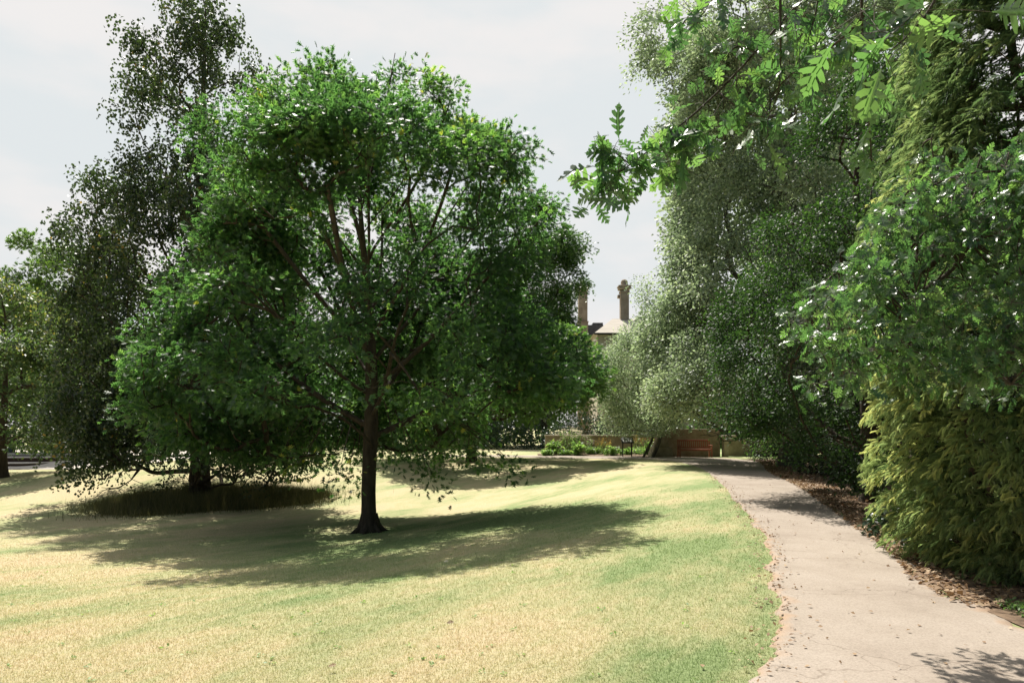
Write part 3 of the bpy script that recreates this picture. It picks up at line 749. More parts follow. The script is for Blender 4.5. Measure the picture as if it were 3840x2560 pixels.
for i, hs in enumerate(np.linspace(2.25, 7.6, 24)):
    a = i * 2.39996 + .4; Rm = np.interp(hs, [2, 4, 6, 8], [4.3, 3.9, 2.7, 1.5]) * rng.uniform(.8, 1.1)
    st = np.array([np.interp(hs, hh, tr[:, k]) for k in range(3)]); rise = Rm * np.interp(hs, [2, 3, 5, 8], [.45, .85, 1.35, 1.7])
    ca = np.array([math.cos(a), math.sin(a), 0])
    limbs.append(smoothcurve([st, st + ca * Rm * .28 + [0, 0, rise * .22], st + ca * Rm * .62 + [0, 0, rise * .55] + rng.normal(size=3) * .12, st + ca * Rm + [0, 0, rise]], 12))
grow(tb, tr, rr, P, kp=.16, tip=.0080, asc=.55, pen=.7, fork=.23, power=.42, seg=.6, limbs=limbs)
lv = Leaves()
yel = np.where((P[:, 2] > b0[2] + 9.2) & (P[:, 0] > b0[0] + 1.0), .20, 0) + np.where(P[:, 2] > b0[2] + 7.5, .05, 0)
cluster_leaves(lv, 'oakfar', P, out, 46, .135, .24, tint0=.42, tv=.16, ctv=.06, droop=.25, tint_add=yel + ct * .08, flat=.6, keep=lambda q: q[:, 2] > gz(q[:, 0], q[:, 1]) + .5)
# low drooping sprays under the skirt
sp = []
for x, y in ((960, 1060), (985, 1090), (1000, 1105), (940, 1040), (1130, 1045), (1160, 1065), (1185, 1075), (1100, 1030), (780, 1090), (760, 1075), (800, 1100), (700, 1060), (640, 1050), (905, 1030), (1060, 1030), (1010, 1045), (680, 1080), (820, 1070)):
    Yd = D0 + rng.uniform(-3.5, 2.5); sp.append(at(x * S, y * S, Yd))
sp = np.array(sp)
for p in sp:
    q = p + np.array([(b0[0] - p[0]) * .35, (b0[1] - p[1]) * .35, 1.0])
    tb.add(smoothcurve([q, (p + q) / 2 + [0, 0, .15], p], 7), np.linspace(.015, .004, 7), 5)
tb.build('trunk', M_BARK, e, b0)
cluster_leaves(lv, 'oakfar', sp, unit(sp - b0), 40, .14, .24, tint0=.55, flat=.8, droop=.4)
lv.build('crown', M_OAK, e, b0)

# --- tall weeping tree on the left
b1 = ground_at(752, 1872); D1 = b1[1]; k = D1 * S / F
pp = [(1118, 250, 560), (1100, 200, 640), (1060, 188, 700), (1000, 140, 720), (950, 78, 730), (900, 90, 720), (800, 115, 700), (700, 140, 690), (600, 150, 680), (560, 128, 670), (480, 88, 640), (400, 140, 610), (360, 130, 590), (335, 240, 575), (260, 238, 565), (200, 272, 572), (150, 300, 600), (120, 290, 585), (80, 350, 560), (40, 370, 540), (0, 365, 530), (-60, 410, 500)]
prof = [((1130 - y) * k, (462 - a) * k * (.72 if y < 1020 else .88), (b - 462) * k * .9) for y, a, b in pp]
prof = [(max(h, .25), a, b) for h, a, b in prof]
e = empty('weeping_tree', b1, 'tall dark airy tree with drooping twigs left of the oak', 'tree')
P, out, t = crown_points(b1, prof, 260, 23, .85, .25, .22, .6)
P, out, ct = clumps(P, out, 6, .75, 24, 1.0, 0)
keepm = (rng.random(len(P)) < np.interp(P[:, 2], [5, 9, 16], [1, .78, .55]))
P, out = P[keepm], out[keepm]
H1 = prof[-1][0]
tc_, r_ = trunk_curve(b1, H1 * .97, .30, .015, (.1, 0), .12, 36, 1.5)
tb = Tubes(); tb.add(tc_, r_, 12, .04)
grow(tb, tc_, r_, P, kp=.25, tip=.009, asc=.9, pen=.7, fork=.12, power=.46, seg=.5)
lim = [ground_at(752, 1872) + [0, 0, .95], at(660, 1766, D1), at(570, 1776, D1 - .3), at(520, 1740, D1 - .6), at(420, 1730, D1 - 1), at(330, 1750, D1 - 1.2)]
tb.add(smoothcurve(lim, 24), np.linspace(.10, .02, 24), 7)
tb.build('trunk', M_BARK, e, b1)
lv = Leaves()
# hanging strands of small leaves
m = len(P); ns = 9; nl = 12
C = np.repeat(P, ns, 0) + rng.normal(size=(m * ns, 3)) * [.24, .24, .18]
ln = rng.uniform(.25, 1.0, m * ns) * np.interp(C[:, 2], [0, 6, 15], [1.1, 1.0, .75])
o2 = np.repeat(out, ns, 0)
u = np.tile(np.linspace(0, 1, nl), m * ns)
Cs = np.repeat(C, nl, 0); ls = np.repeat(ln, nl); os_ = np.repeat(o2, nl, 0)
Q_ = Cs + os_ * [1, 1, 0] * (u * ls * .35)[:, None] + np.stack([0 * u, 0 * u, -(u ** 1.4) * ls], 1) + rng.normal(size=(len(u), 3)) * .05
k_ = Q_[:, 2] > gz(Q_[:, 0], Q_[:, 1]) + np.interp(Q_[:, 0] - b1[0], [-4.6, -2.8, -1.6, 1.2, 3], [.3, .75, 1.35, 1.35, .8])
A = rng.normal(size=Q_.shape) * .7; A[:, 2] -= .6
Nn = rng.normal(size=Q_.shape); Nn[:, 2] += .5
ti = .45 + np.repeat(np.repeat(rng.normal(size=m) * .14, ns), nl) + rng.normal(size=len(u)) * .16
lv.add('broad', Q_[k_], A[k_], Nn[k_], (rng.uniform(.08, .13, len(u)))[k_], ti[k_])
# the drooping low outer sprays
sp = np.array([at(x, y, D1 - .8 + rng.uniform(-1, 1)) for x, y in ((330, 1760), (350, 1790), (310, 1815), (420, 1740), (440, 1770), (290, 1740), (640, 1800), (620, 1790), (1000, 1790), (940, 1800), (1040, 1770), (380, 1720), (520, 1715))])
cluster_leaves(lv, 'broad', sp, unit(sp - b1), 45, .11, .22, flat=1.1, droop=.7, tint0=.4)
lv.build('crown', M_BEECH, e, b1)

# --- left edge trees
b4 = ground_at(8, 1790)
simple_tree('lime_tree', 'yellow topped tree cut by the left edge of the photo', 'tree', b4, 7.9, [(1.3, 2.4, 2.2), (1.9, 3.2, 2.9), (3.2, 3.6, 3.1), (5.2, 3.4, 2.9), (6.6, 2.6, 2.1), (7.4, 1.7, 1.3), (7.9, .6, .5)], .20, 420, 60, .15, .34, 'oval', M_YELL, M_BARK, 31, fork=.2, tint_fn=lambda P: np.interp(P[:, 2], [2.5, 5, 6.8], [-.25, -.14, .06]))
b3 = np.array([at(190, 1600, 46)[0], 46, 0.0])
simple_tree('tall_tree', 'pale green tree rising behind the yellow topped tree', 'tree', b3, 13.7, [(3, 3, 3), (6, 3.6, 3.4), (9, 3.0, 3.2), (11.5, 2.3, 2.2), (13, 1.2, 1.2), (13.7, .4, .4)], .28, 420, 46, .26, .5, 'oakfar', M_TREEG, M_BARK, 37, tint0=.95)

# --- trees beyond the oak
simple_tree('spreading_tree', 'bright leafed spreading tree beyond the oak near the border', 'tree', ground_at(1768, 1730), 7.3, [(2.6, 4.0, 4.2), (3.2, 5.0, 5.0), (3.9, 5.4, 5.8), (4.6, 5.0, 5.9), (5.8, 4, 4.7), (6.8, 2.4, 3.0), (7.5, .6, .6)], .24, 620, 50, .19, .42, 'oakfar', M_BRIGHT, M_BARK, 41, fork=.15, tint0=.5)
simple_tree('young_tree', 'thin stemmed young tree beyond the oak trunk', 'tree', ground_at(1655, 1734), 5.2, [(1.2, 1.2, 1.2), (2.4, 2.0, 2.0), (4, 1.6, 1.6), (5.2, .4, .4)], .10, 120, 40, .15, .34, 'oakfar', M_TREEG, M_BARK, 43)
simple_tree('grey_green_tree', 'tall grey green tree in front of the left chimney', 'tree', np.array([2.7, 58, 0]), 17.6, [(3, 4, 2.0), (6, 5, 2.4), (10, 5, 1.5), (12.2, 4.6, 1.5), (13.4, 4.4, 3.0), (15, 3.6, 3.3), (16.4, 2.4, 2.2), (17.4, .8, .8)], .34, 560, 60, .2, .5, 'oakfar', M_TREEG, M_BARK, 47, tint0=.35)
far = [(-8, 60, 9, 'round dark tree far behind the oak on its left'), (-15, 66, 11, 'broad dark tree far behind the weeping tree'), (-22, 62, 9, 'dark tree behind the cafe terrace'), (-31, 60, 10, 'leftmost dark tree behind the cafe terrace'), (-1.5, 62, 9, 'round dark tree far behind the oak trunk'), (22, 58, 14, 'dark tree far behind the holm oak')]
for i, (x, y, h, lab) in enumerate(far):
    simple_tree('broadleaf_tree', lab, 'tree', np.array([x, y, 0.0]), h, [(.6, h * .36, h * .36), (2, h * .45, h * .45), (h * .5, h * .46, h * .46), (h * .8, h * .3, h * .3), (h, .4, .4)], .3, 260, 42, .34, .7, 'oval', M_TREEG, M_BARK, 60 + i, group='trees beyond the lawn', tint0=.25)

simple_tree('broadleaf_tree', 'tall dark tree filling the gap right of the holm oak', 'tree', np.array([18.0, 38, 0.0]), 21, [(.6, 3, 4), (3, 4.4, 5), (10, 4.6, 5), (17, 3.4, 4), (21, .5, .5)], .3, 420, 60, .26, .7, 'oval', M_TREEG, M_BARK, 69, group='trees beyond the lawn', tint0=.2)

# --- silver leaved small tree with leaning stems
b5 = np.array([at(2462, 1712, 38.6)[0], 38.6, 0.0])
e = empty('olive_tree', b5, 'silvery small tree with leaning forked stems beside the masonry block', 'tree')
k = 38.6 / F
pp = [(1625, 2270, 2400), (1590, 2215, 2480), (1530, 2195, 2560), (1450, 2225, 2580), (1400, 2240, 2590), (1300, 2285, 2580), (1240, 2345, 2570), (1180, 2430, 2570), (1110, 2465, 2560), (1040, 2490, 2540)]
prof = [((1712 - y) * k, (2440 - a) * k, (b - 2440) * k) for y, a, b in pp]
P, out, t = crown_points(b5 + np.array([(2440 - 2462) * k, 0, 0]), prof, 400, 53, .9, .4, .2, .7)
tb = Tubes()
stem = smoothcurve([b5 + [-.25, 0, -.1], b5 + [.05, 0, .55], b5 + [.28, 0, 1.05], b5 + [.30, .1, 2.2], b5 + [.1, .1, 4.5], b5 + [.3, 0, 7.5]], 24)
tb.add(stem, np.linspace(.09, .02, 24), 8, .04)
tb.add(smoothcurve([b5 + [-.75, .1, -.1], b5 + [-.4, .1, .6], b5 + [0, .15, 1.3], b5 + [-.5, .2, 2.6], b5 + [-1.2, .2, 4.4]], 18), np.linspace(.075, .02, 18), 8, .04)
grow(tb, stem, np.linspace(.09, .02, 24), P, fork=.28, tip=.008, asc=.5, power=.42)
tb.build('trunk', M_BARK_G, e, b5)
lv = Leaves(); cluster_leaves(lv, 'oval', P, out, 110, .125, .33, tint0=.6, flat=.75, rnd=.9, keep=lambda q: q[:, 2] > 1.15)
lv.build('crown', M_HOLM, e, b5)

# --- big holm oak
b6 = np.array([11.6, 30.0, 0.0]); k = 30.0 / F
pp = [(1640, 2560, 3300), (1600, 2520, 3500), (1500, 2505, 3600), (1400, 2470, 3650), (1300, 2480, 3650), (1200, 2520, 3640), (1100, 2540, 3620), (1000, 2560, 3600), (900, 2545, 3600), (800, 2570, 3600), (720, 2600, 3580), (640, 2555, 3550), (560, 2520, 3550), (500, 2490, 3500), (420, 2470, 3500), (330, 2495, 3450), (250, 2478, 3420), (180, 2478, 3400), (80, 2500, 3350), (0, 2560, 3330), (-150, 2640, 3250), (-300, 2800, 3150)]
cxp = 11.6 / k + CX
prof = [(EYE + (HY - y) * k, (cxp - a) * k * (.90 if y < 900 else .95), (b - cxp) * k * .9) for y, a, b in pp]
e = empty('holm_oak', b6, 'very tall silvery evergreen tree overhanging the red bench', 'tree')
P, out, t = crown_points(b6, prof, 380, 67, .95, .5, .19, .9)
P, out, ct = clumps(P, out, 10, 1.15, 68, .8, .5)
tb = Tubes(); tc_, r_ = trunk_curve(b6, 17, .42, .03, (0, 0), .1, 36)
tb.add(tc_, r_, 12, .04); grow(tb, tc_, r_, P, fork=.08, tip=.008, asc=.5, power=.45, seg=.9)
tb.build('trunk', M_BARK_G, e, b6)
lv = Leaves(); vis = P[:, 1] < 33
k_ = P[:, 2] > np.where(P[:, 0] < 12.5, 2.15, 1.2)
P, out, ct, vis = P[k_], out[k_], ct[k_], vis[k_]
cluster_leaves(lv, 'oval', P[vis], out[vis], 95, .15, .32, tint0=.5, flat=.75, rnd=.9, ctv=.12, tint_add=ct[vis] * .12)
cluster_leaves(lv, 'broad', P[~vis], out[~vis], 30, .24, .45, tint0=.5, flat=.75, rnd=.9)
lv.build('crown', M_HOLM, e, b6)

# --- holly between the holm oak and the cypress
b7 = np.array([7.9, 15.8, 0.0])
prof = [(.5, 1.0, 3.2), (1.3, 1.9, 3.6), (2.2, 2.8, 3.8), (3.2, 3.3, 4.0), (4.4, 3.1, 4.0), (5.6, 2.4, 4), (6.8, 1.9, 3.6), (8, 1.1, 3), (9, .8, 2), (9.6, .4, .6)]
e = empty('holly_tree', b7, 'dark glossy holly overhanging the bend of the path', 'tree')
P, out, t = crown_points(b7, prof, 210, 71, 1.0, .5, .22, .8)
P, out, ct = clumps(P, out, 6, .62, 72, .6)
tb = Tubes(); tc_, r_ = trunk_curve(b7, 8.8, .2, .02, (-.2, 0), .1, 30)
tb.add(tc_, r_, 10, .04); grow(tb, tc_, r_, P, fork=.06, tip=.006, asc=.2, power=.45, seg=.5)
tb.build('trunk', M_BARK, e, b7)
lv = Leaves(); cluster_leaves(lv, 'broad', P, out, 105, .066, .20, tint0=.45, flat=.8, rnd=.9, ctv=.12, tint_add=ct * .1, keep=lambda q: q[:, 2] > .3)
lv.build('crown', M_HOLLY, e, b7)

# --- dark evergreens added behind as overhead cover, to deepen the shade
simple_tree('cover_yew', 'added dark yew deepening the shade behind the holly', 'tree', np.array([13.5, 20.0, 0.0]), 9, [(.1, 3.4, 3.5), (1, 4.2, 4), (4, 4.2, 4.2), (7, 3, 3), (9, .6, .6)], .3, 620, 60, .13, .42, 'narrow', M_DARK, M_BARK, 79, fork=.06)
simple_tree('cover_yew', 'added dark yew deepening the shade behind the cypress', 'tree', np.array([12.0, 12.5, 0.0]), 8, [(.1, 3.0, 3.5), (1, 3.6, 4), (4, 3.6, 4.2), (7, 3, 3), (8, .6, .6)], .3, 520, 60, .13, .42, 'narrow', M_DARK, M_BARK, 83, fork=.06)

def leafy_mass(name, label, cat, boxes, n, size, tpl, mat, base, tint0=.5, stemmat=M_BARK, part='foliage'):
    """rounded clipped or wild shrubs: leaf-filled ellipsoids with stems inside"""
    base = np.array(base, float); e = empty(name, base, label, cat)
    lv = Leaves(); tb = Tubes()
    for (c, r) in boxes:
        c = np.array(c, float); r = np.array(r, float)
        d = unit(rng.normal(size=(n, 3))); rad = (1 - .45 * rng.random(n) ** 1.5) * lobes(d, int(abs(c[0] * 100)) + 3, .16)
        P_ = c + d * r * rad[:, None]
        P_ = P_[P_[:, 2] > gz(P_[:, 0], P_[:, 1]) + .01]
        m_ = len(P_); A_ = unit(P_ - c) * .6 + rng.normal(size=(m_, 3)) * .6; N_ = unit(P_ - c) + rng.normal(size=(m_, 3)) * .7; N_[:, 2] += .5
        lv.add(tpl, P_, A_, N_, size * rng.uniform(.6, 1.25, m_), tint0 + rng.normal(size=m_) * .25)
        for _ in range(9):
            q = c + unit(rng.normal(size=3) + [0, 0, .6]) * r * .75
            g0 = np.array([c[0] + rng.uniform(-.3, .3) * r[0], c[1] + rng.uniform(-.3, .3) * r[1], gz1(c[0], c[1]) - .05])
            tb.add(smoothcurve([g0, (g0 + q) / 2 + rng.normal(size=3) * .06, q], 6), np.linspace(.02, .006, 6) * max(.4, min(2, r[2])), 5)
    if 'hedge' not in name: tb.build('branches', stemmat, e, base)
    lv.build(part, mat, e, base)
    return e
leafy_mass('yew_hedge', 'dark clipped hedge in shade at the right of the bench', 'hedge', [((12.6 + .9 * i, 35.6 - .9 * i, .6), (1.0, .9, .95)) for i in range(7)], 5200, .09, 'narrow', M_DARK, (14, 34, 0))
leafy_mass('yew_hedge', 'added dark hedge backing the deep shade behind the holly trunk', 'hedge', [((10.8 + 1.1 * i, 24.5 - 1.1 * i, .8), (1.3, 1.2, 1.3)) for i in range(6)], 4600, .11, 'narrow', M_DARK, (13, 22, 0))  # dark mass added so the hollow behind the trunk stays black
leafy_mass('ivy_shrub', 'low dark ivy shrub at the left foot of the cypress', 'shrub', [((5.6, 9.3, .25), (.5, .7, .5)), ((6.1, 9.9, .35), (.6, .8, .6)), ((5.9, 10.6, .2), (.6, .7, .4))], 1600, .085, 'broad', M_IVY, (5.8, 9.8, 0))
leafy_mass('laurel_hedge', 'green hedge behind the cafe tables', 'hedge', [((-38 + 2.6 * i, 52.5 + .3 * math.sin(i * 2), 1.1), (1.9, 1.2, 1.5)) for i in range(11)], 1500, .2, 'oval', M_DARK, (-26, 52.5, 0))
leafy_mass('boundary_hedge', 'long dark hedge at the far side of the lawn behind the oak', 'hedge', [((-13 + 2.6 * i, 53 + .3 * math.sin(i * 2), 1.1), (1.9, 1.2, 1.6)) for i in range(9)], 1300, .2, 'oval', M_IVY, (-3, 53, 0))

# --- golden cypress at the right
b8 = np.array([6.15, 8.2, 0.0])
e = empty('cypress_tree', b8, 'drooping golden green cypress reaching the ground beside the path', 'tree')
prof = [(.05, 1.1, 2.4), (.35, 1.3, 2.6), (.9, 1.55, 2.6), (1.6, 1.75, 2.6), (2.3, 1.95, 2.6), (3.1, 1.95, 2.6), (4.2, 1.5, 2.5), (5.5, 1.35, 2.4), (6.6, 1.3, 2.2), (8, 1.4, 1.6), (9.5, .8, .9), (10.5, .2, .2)]
P, out, t = crown_points(b8, prof, 2600, 91, 1.0, .55, .17, .78)
front = (P[:, 1] < b8[1] + 1.2)
P, out, t = P[front], out[front], t[front]
tb = Tubes(); tc_, r_ = trunk_curve(b8, 10, .22, .02, (0, 0), .05, 30)
tb.add(tc_, r_, 10, .04); grow(tb, tc_, r_, P, fork=.03, tip=.0055, asc=-.1, power=.45, seg=.5)
tb.build('trunk', M_BARK, e, b8)
# every branch tip carries an arching fan of flat drooping fronds
m = len(P); nf = 46
C = np.repeat(P, nf, 0); O = np.repeat(unit(out * [1, 1, .15] + rng.normal(size=(m, 3)) * [.45, .45, .15]), nf, 0)
side = unit(np.cross(O, [0, 0, 1.0]))
u = rng.uniform(-.5, 1, m * nf); v = rng.normal(size=m * nf) * (.03 + .13 * np.clip(1 - np.abs(u), 0.15, 1))
Q_ = C + O * (u * .32)[:, None] + side * v[:, None]; Q_[:, 2] += .08 - .15 * np.clip(u + .3, 0, 1.3) ** 2 + rng.normal(size=m * nf) * .025 - .5 * np.abs(v)
A = O * .85 + side * (v * 4.5)[:, None] + rng.normal(size=Q_.shape) * .32; A[:, 2] -= .12 + .50 * np.clip(u, 0, 1)
Nn = O * .55 + rng.normal(size=Q_.shape) * .4; Nn[:, 2] += .8
low = np.interp(Q_[:, 2], [0, .8, 2.2, 4, 7], [.30, .20, .08, .02, -.02]) + np.interp(Q_[:, 0] - b8[0], [-2, -1.2, .5], [.22, .04, -.08]) * np.interp(Q_[:, 2], [2.5, 4], [1, .2])  # golden lower growth, plus the sunlit left rim put into the tint
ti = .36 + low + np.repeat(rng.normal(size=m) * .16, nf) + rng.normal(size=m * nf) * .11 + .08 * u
k_ = Q_[:, 2] > .03
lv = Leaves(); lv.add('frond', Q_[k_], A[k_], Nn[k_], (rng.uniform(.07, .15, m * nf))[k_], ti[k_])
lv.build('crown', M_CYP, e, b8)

# --- the near oak whose boughs reach in from the right
b9 = np.array([6.6, 3.4, 0.0])
e = empty('overhanging_oak', b9, 'large leaved oak reaching in from beyond the right edge', 'tree')
tb = Tubes()
tr = smoothcurve([b9 + [0, 0, -.1], b9 + [-.05, 0, 1.5], b9 + [-.2, .1, 3.2], b9 + [-.2, .1, 5.5], b9 + [.1, 0, 8]], 26)
tb.add(tr, np.linspace(.34, .10, 26), 12, .04)
def twig(pts, r0, r1, n=14, start=None):
    Pq = [at(*p) for p in pts]
    if start is not None: Pq = [np.array(start)] + Pq
    Cq = smoothcurve(Pq, n); tb.add(Cq, np.linspace(r0, r1, n), 7); return Cq
A0 = b9 + np.array([-.2, .1, 3.9])
main = twig([(3500, -300, 3.2), (3050, -60, 3.0), (2940, 60, 2.95), (2840, 200, 2.9), (2700, 350, 2.9), (2580, 450, 2.85), (2480, 535, 2.85), (2370, 622, 2.8), (2318, 650, 2.8)], .022, .0025, 46, A0)
tw = [main[10:]]
tw.append(twig([(2370, 622, 2.8), (2290, 560, 2.8), (2250, 520, 2.78)], .003, .0015, 8))
tw.append(twig([(2926, -200, 2.75), (2926, 0, 2.75), (2928, 180, 2.74), (2925, 300, 2.75), (2930, 360, 2.75), (2890, 420, 2.8)], .007, .002, 16))
tw.append(twig([(3240, -200, 2.5), (3228, 0, 2.5), (3236, 200, 2.5), (3255, 400, 2.5), (3268, 590, 2.5)], .006, .0025, 18))
tw.append(twig([(3240, 60, 2.5), (3180, 130, 2.5), (3100, 190, 2.6), (3040, 230, 2.7), (2930, 300, 2.8), (2860, 420, 2.85)], .005, .002, 14))
tw.append(twig([(2780, -220, 2.9), (2700, -30, 2.85), (2660, 40, 2.8), (2610, 75, 2.8)], .006, .002, 10))
tw.append(twig([(3600, -200, 2.3), (3480, 60, 2.25), (3400, 150, 2.25), (3340, 190, 2.25)], .007, .002, 10))
tw.append(twig([(2840, 200, 2.9), (2760, 160, 2.9), (2720, 220, 2.9)], .004, .002, 8))
tw.append(twig([(2580, 450, 2.85), (2560, 500, 2.8), (2530, 545, 2.8)], .004, .002, 8))
tw.append(twig([(2700, 350, 2.9), (2760, 400, 2.8), (2800, 440, 2.8), (2870, 440, 2.78)], .004, .002, 8))
tw.append(twig([(3080, -100, 2.7), (3060, 60, 2.7), (3030, 150, 2.7)], .004, .002, 8))
boughs = []
B0 = b9 + np.array([-.2, .1, 2.6]); B1 = b9 + np.array([-.2, .1, 3.4])
boughs.append(twig([(4050, 820, 5.0), (3740, 845, 5.4), (3640, 905, 5.6), (3560, 950, 5.7), (3450, 1000, 5.8), (3380, 1100, 5.9), (3310, 1180, 6.0), (3200, 1250, 6.0), (3050, 1230, 6.0), (2980, 1210, 6.0)], .075, .005, 40, B0))
boughs.append(twig([(4000, 700, 5.2), (3740, 720, 5.6), (3500, 820, 5.8), (3440, 880, 5.8), (3400, 950, 5.9), (3300, 1090, 6.0), (3280, 1170, 6.0)], .05, .006, 30, B1))
boughs.append(twig([(3640, 905, 5.6), (3560, 1030, 5.6), (3500, 1060, 5.5), (3420, 1120, 5.5), (3300, 1350, 5.5), (3130, 1420, 5.6), (3060, 1440, 5.7)], .022, .004, 26))
boughs.append(twig([(3440, 880, 5.8), (3438, 1020, 5.8), (3436, 1150, 5.7), (3420, 1280, 5.7), (3380, 1340, 5.7), (3280, 1400, 5.7)], .012, .003, 20))
boughs.append(twig([(3840, 1240, 5.2), (3810, 1290, 5.2), (3805, 1350, 5.3), (3790, 1440, 5.4)], .018, .006, 12, B0))
boughs.append(twig([(4000, 640, 5.0), (3720, 640, 5.4), (3520, 640, 5.5), (3470, 700, 5.5), (3380, 760, 5.6)], .03, .004, 22, B1))
boughs.append(twig([(3520, 640, 5.5), (3492, 570, 5.5), (3495, 500, 5.5)], .008, .003, 8))
tb.build('trunk', M_BARK, e, b9)
lv = Leaves()
stalks = Tubes()
def near_leaves(P_, size, n_each=None, tint0=.5, down=.55, toward=None, jitter=.05):
    n = len(P_)
    Q1 = P_ + np.clip(rng.normal(size=(n, 3)), -1.35, 1.35) * jitter
    for a_, q_ in zip(P_, Q1): stalks.add(np.stack([a_, (a_ + q_) / 2 + [0, 0, .006], q_]), np.array([.0016, .0012, .001]), 3)
    A_ = rng.normal(size=(n, 3)) * .75; A_[:, 2] -= down
    if toward is not None: A_ += toward
    N_ = rng.normal(size=(n, 3)) * .75; N_[:, 2] += .8; N_[:, 1] -= .35
    sz = size * rng.uniform(.62, 1.25, n); ti = tint0 + rng.normal(size=n) * .36
    w3 = rng.integers(0, 3, n)
    for j, nm in enumerate(('near', 'near2', 'near3')):
        k2 = w3 == j; lv.add(nm, Q1[k2], A_[k2], N_[k2], sz[k2], ti[k2])
# tip clusters: (x, y, depth, number, spread in metres, leaf length)
for x, y, Yd, n, sp_, ls_ in ((2318, 650, 2.8, 26, .05, .145), (2250, 690, 2.8, 14, .06, .13), (2250, 520, 2.78, 7, .02, .085), (2400, 610, 2.8, 7, .05, .09), (2540, 545, 2.8, 26, .07, .14), (2480, 550, 2.82, 12, .06, .12), (2590, 480, 2.85, 14, .06, .12),
                              (2610, 75, 2.8, 18, .06, .13), (2640, 20, 2.8, 12, .05, .12), (2560, 90, 2.8, 4, .04, .11), (2880, 430, 2.8, 26, .10, .15), (2830, 450, 2.8, 16, .09, .14), (2760, 300, 2.88, 26, .11, .12), (2690, 330, 2.9, 18, .09, .105), (2640, 390, 2.9, 14, .07, .11),
                              (2860, 220, 2.85, 26, .12, .13), (2800, 130, 2.9, 14, .10, .12), (2990, 260, 2.75, 22, .11, .16), (3060, 170, 2.7, 18, .12, .15), (2980, 60, 2.8, 22, .13, .14), (2880, 30, 2.85, 16, .10, .13), (3120, 60, 2.6, 14, .12, .15),
                              (3268, 595, 2.5, 13, .03, .15), (3250, 330, 2.5, 16, .09, .15), (3190, 280, 2.5, 10, .07, .15), (3150, 130, 2.5, 10, .08, .15), (3300, 120, 2.3, 14, .12, .17), (3390, 170, 2.25, 15, .10, .18), (3440, 40, 2.25, 4, .12, .16), (3280, 20, 2.4, 12, .12, .16), (3330, 230, 2.25, 8, .07, .17), (3820, 20, 2.9, 8, .05, .13), (3830, 300, 5.0, 6, .06, .14)):
    c = at(x, y, Yd); n = max(4, int(n * (.95 if x < 2620 else .46))); near_leaves(np.repeat(c[None], n, 0), ls_ * (.92 if x < 2620 else .84), jitter=sp_ * 1.1, tint0=.5)
for q in tw:
    near_leaves(q[np.linspace(2, len(q) - 1, 10).astype(int)], .10, jitter=.03)
# the middle distance mass of oak foliage
poly = np.array([(3000, 1170), (3100, 1060), (3190, 980), (3330, 830), (3430, 680), (3500, 540), (3600, 620), (3720, 620), (3800, 560), (3900, 520), (3900, 1500), (3760, 1520), (3640, 1460), (3500, 1400), (3400, 1450), (3330, 1480), (3270, 1420), (3180, 1500), (3080, 1500), (3000, 1440), (3120, 1380), (3060, 1290), (2970, 1230)], float)
def inpoly(x, y):
    c = False; j = len(poly) - 1
    for i in range(len(poly)):
        if (poly[i, 1] > y) != (poly[j, 1] > y) and x < (poly[j, 0] - poly[i, 0]) * (y - poly[i, 1]) / (poly[j, 1] - poly[i, 1]) + poly[i, 0]: c = not c
        j = i
    return c
cl = []
while len(cl) < 215:
    x, y = rng.uniform(2940, 3900), rng.uniform(480, 1520)
    if inpoly(x, y): cl.append(at(x, y, rng.uniform(4.9, 6.4)))
cl = np.array(cl)
bn = np.concatenate([b_[6:] for b_ in boughs])
tb = Tubes()
for p in cl:
    d = np.linalg.norm(bn - p, axis=1); j = int(np.argmin(d)); q = bn[j]
    md = (p + q) / 2 + rng.normal(size=3) * .04 + [0, 0, .06]
    tb.add(smoothcurve([q, md, p], 7), np.linspace(.007, .0025, 7), 5)
    near_leaves(np.linspace(md, p, 5), .10, jitter=.03, tint0=.5)
tb.build('twigs', M_BARK, e, b9)
near_leaves(np.repeat(cl, 19, 0), .105, jitter=.085, tint0=.5, down=.35)
stalks.build('leaf_stalks', M_BARK_G, e, b9)
lv.build('crown', M_OAKNEAR, e, b9)

# ================================================================== GROUND COVER
# lawn blades
def blades(name, X, Y, h, wdt, mat, tint, lean=.5, zoff=0):
    n = len(X); Z = gz(X, Y) + zoff
    a = rng.uniform(0, 2 * math.pi, n); l = rng.uniform(0, lean, n) * h; b_ = rng.uniform(0, 2 * math.pi, n)
    dx, dy = np.cos(a) * wdt / 2, np.sin(a) * wdt / 2
    V = np.stack([np.stack([X - dx, Y - dy, Z], 1), np.stack([X + dx, Y + dy, Z], 1), np.stack([X + np.cos(b_) * l, Y + np.sin(b_) * l, Z + h * np.sqrt(np.maximum(.1, 1 - (l / h) ** 2 * .7))], 1)], 1)
    return raw_mesh(name, V, np.arange(n * 3).reshape(-1, 3), mat, None, np.repeat(np.clip(tint, 0, 1), 3))
n = 400000
Yb = 3.6 * (20.0 / 3.6) ** rng.random(n)
Xb = (rng.uniform(-1500, 3300, n) - CX) / F * Yb
k_ = (Xb < path_left(Yb) + .10 + rng.normal(size=n) * .12) & (rng.random(n) < np.clip((21 - Yb) / 11, 0, 1))
Xb, Yb = Xb[k_], Yb[k_]
hb_ = rng.uniform(.012, .030, len(Xb)) * (1 + 1.0 * (rng.random(len(Xb)) < .03)) * np.interp(Yb, [4, 20], [.9, 1.3])
tag(blades('grass', Xb, Yb, hb_, np.interp(Yb, [4, 20], [.005, .014]), M_BLADE, rng.normal(.42, .26, len(Xb)), .95), 'short sun bleached lawn grass', 'grass', kind='stuff')
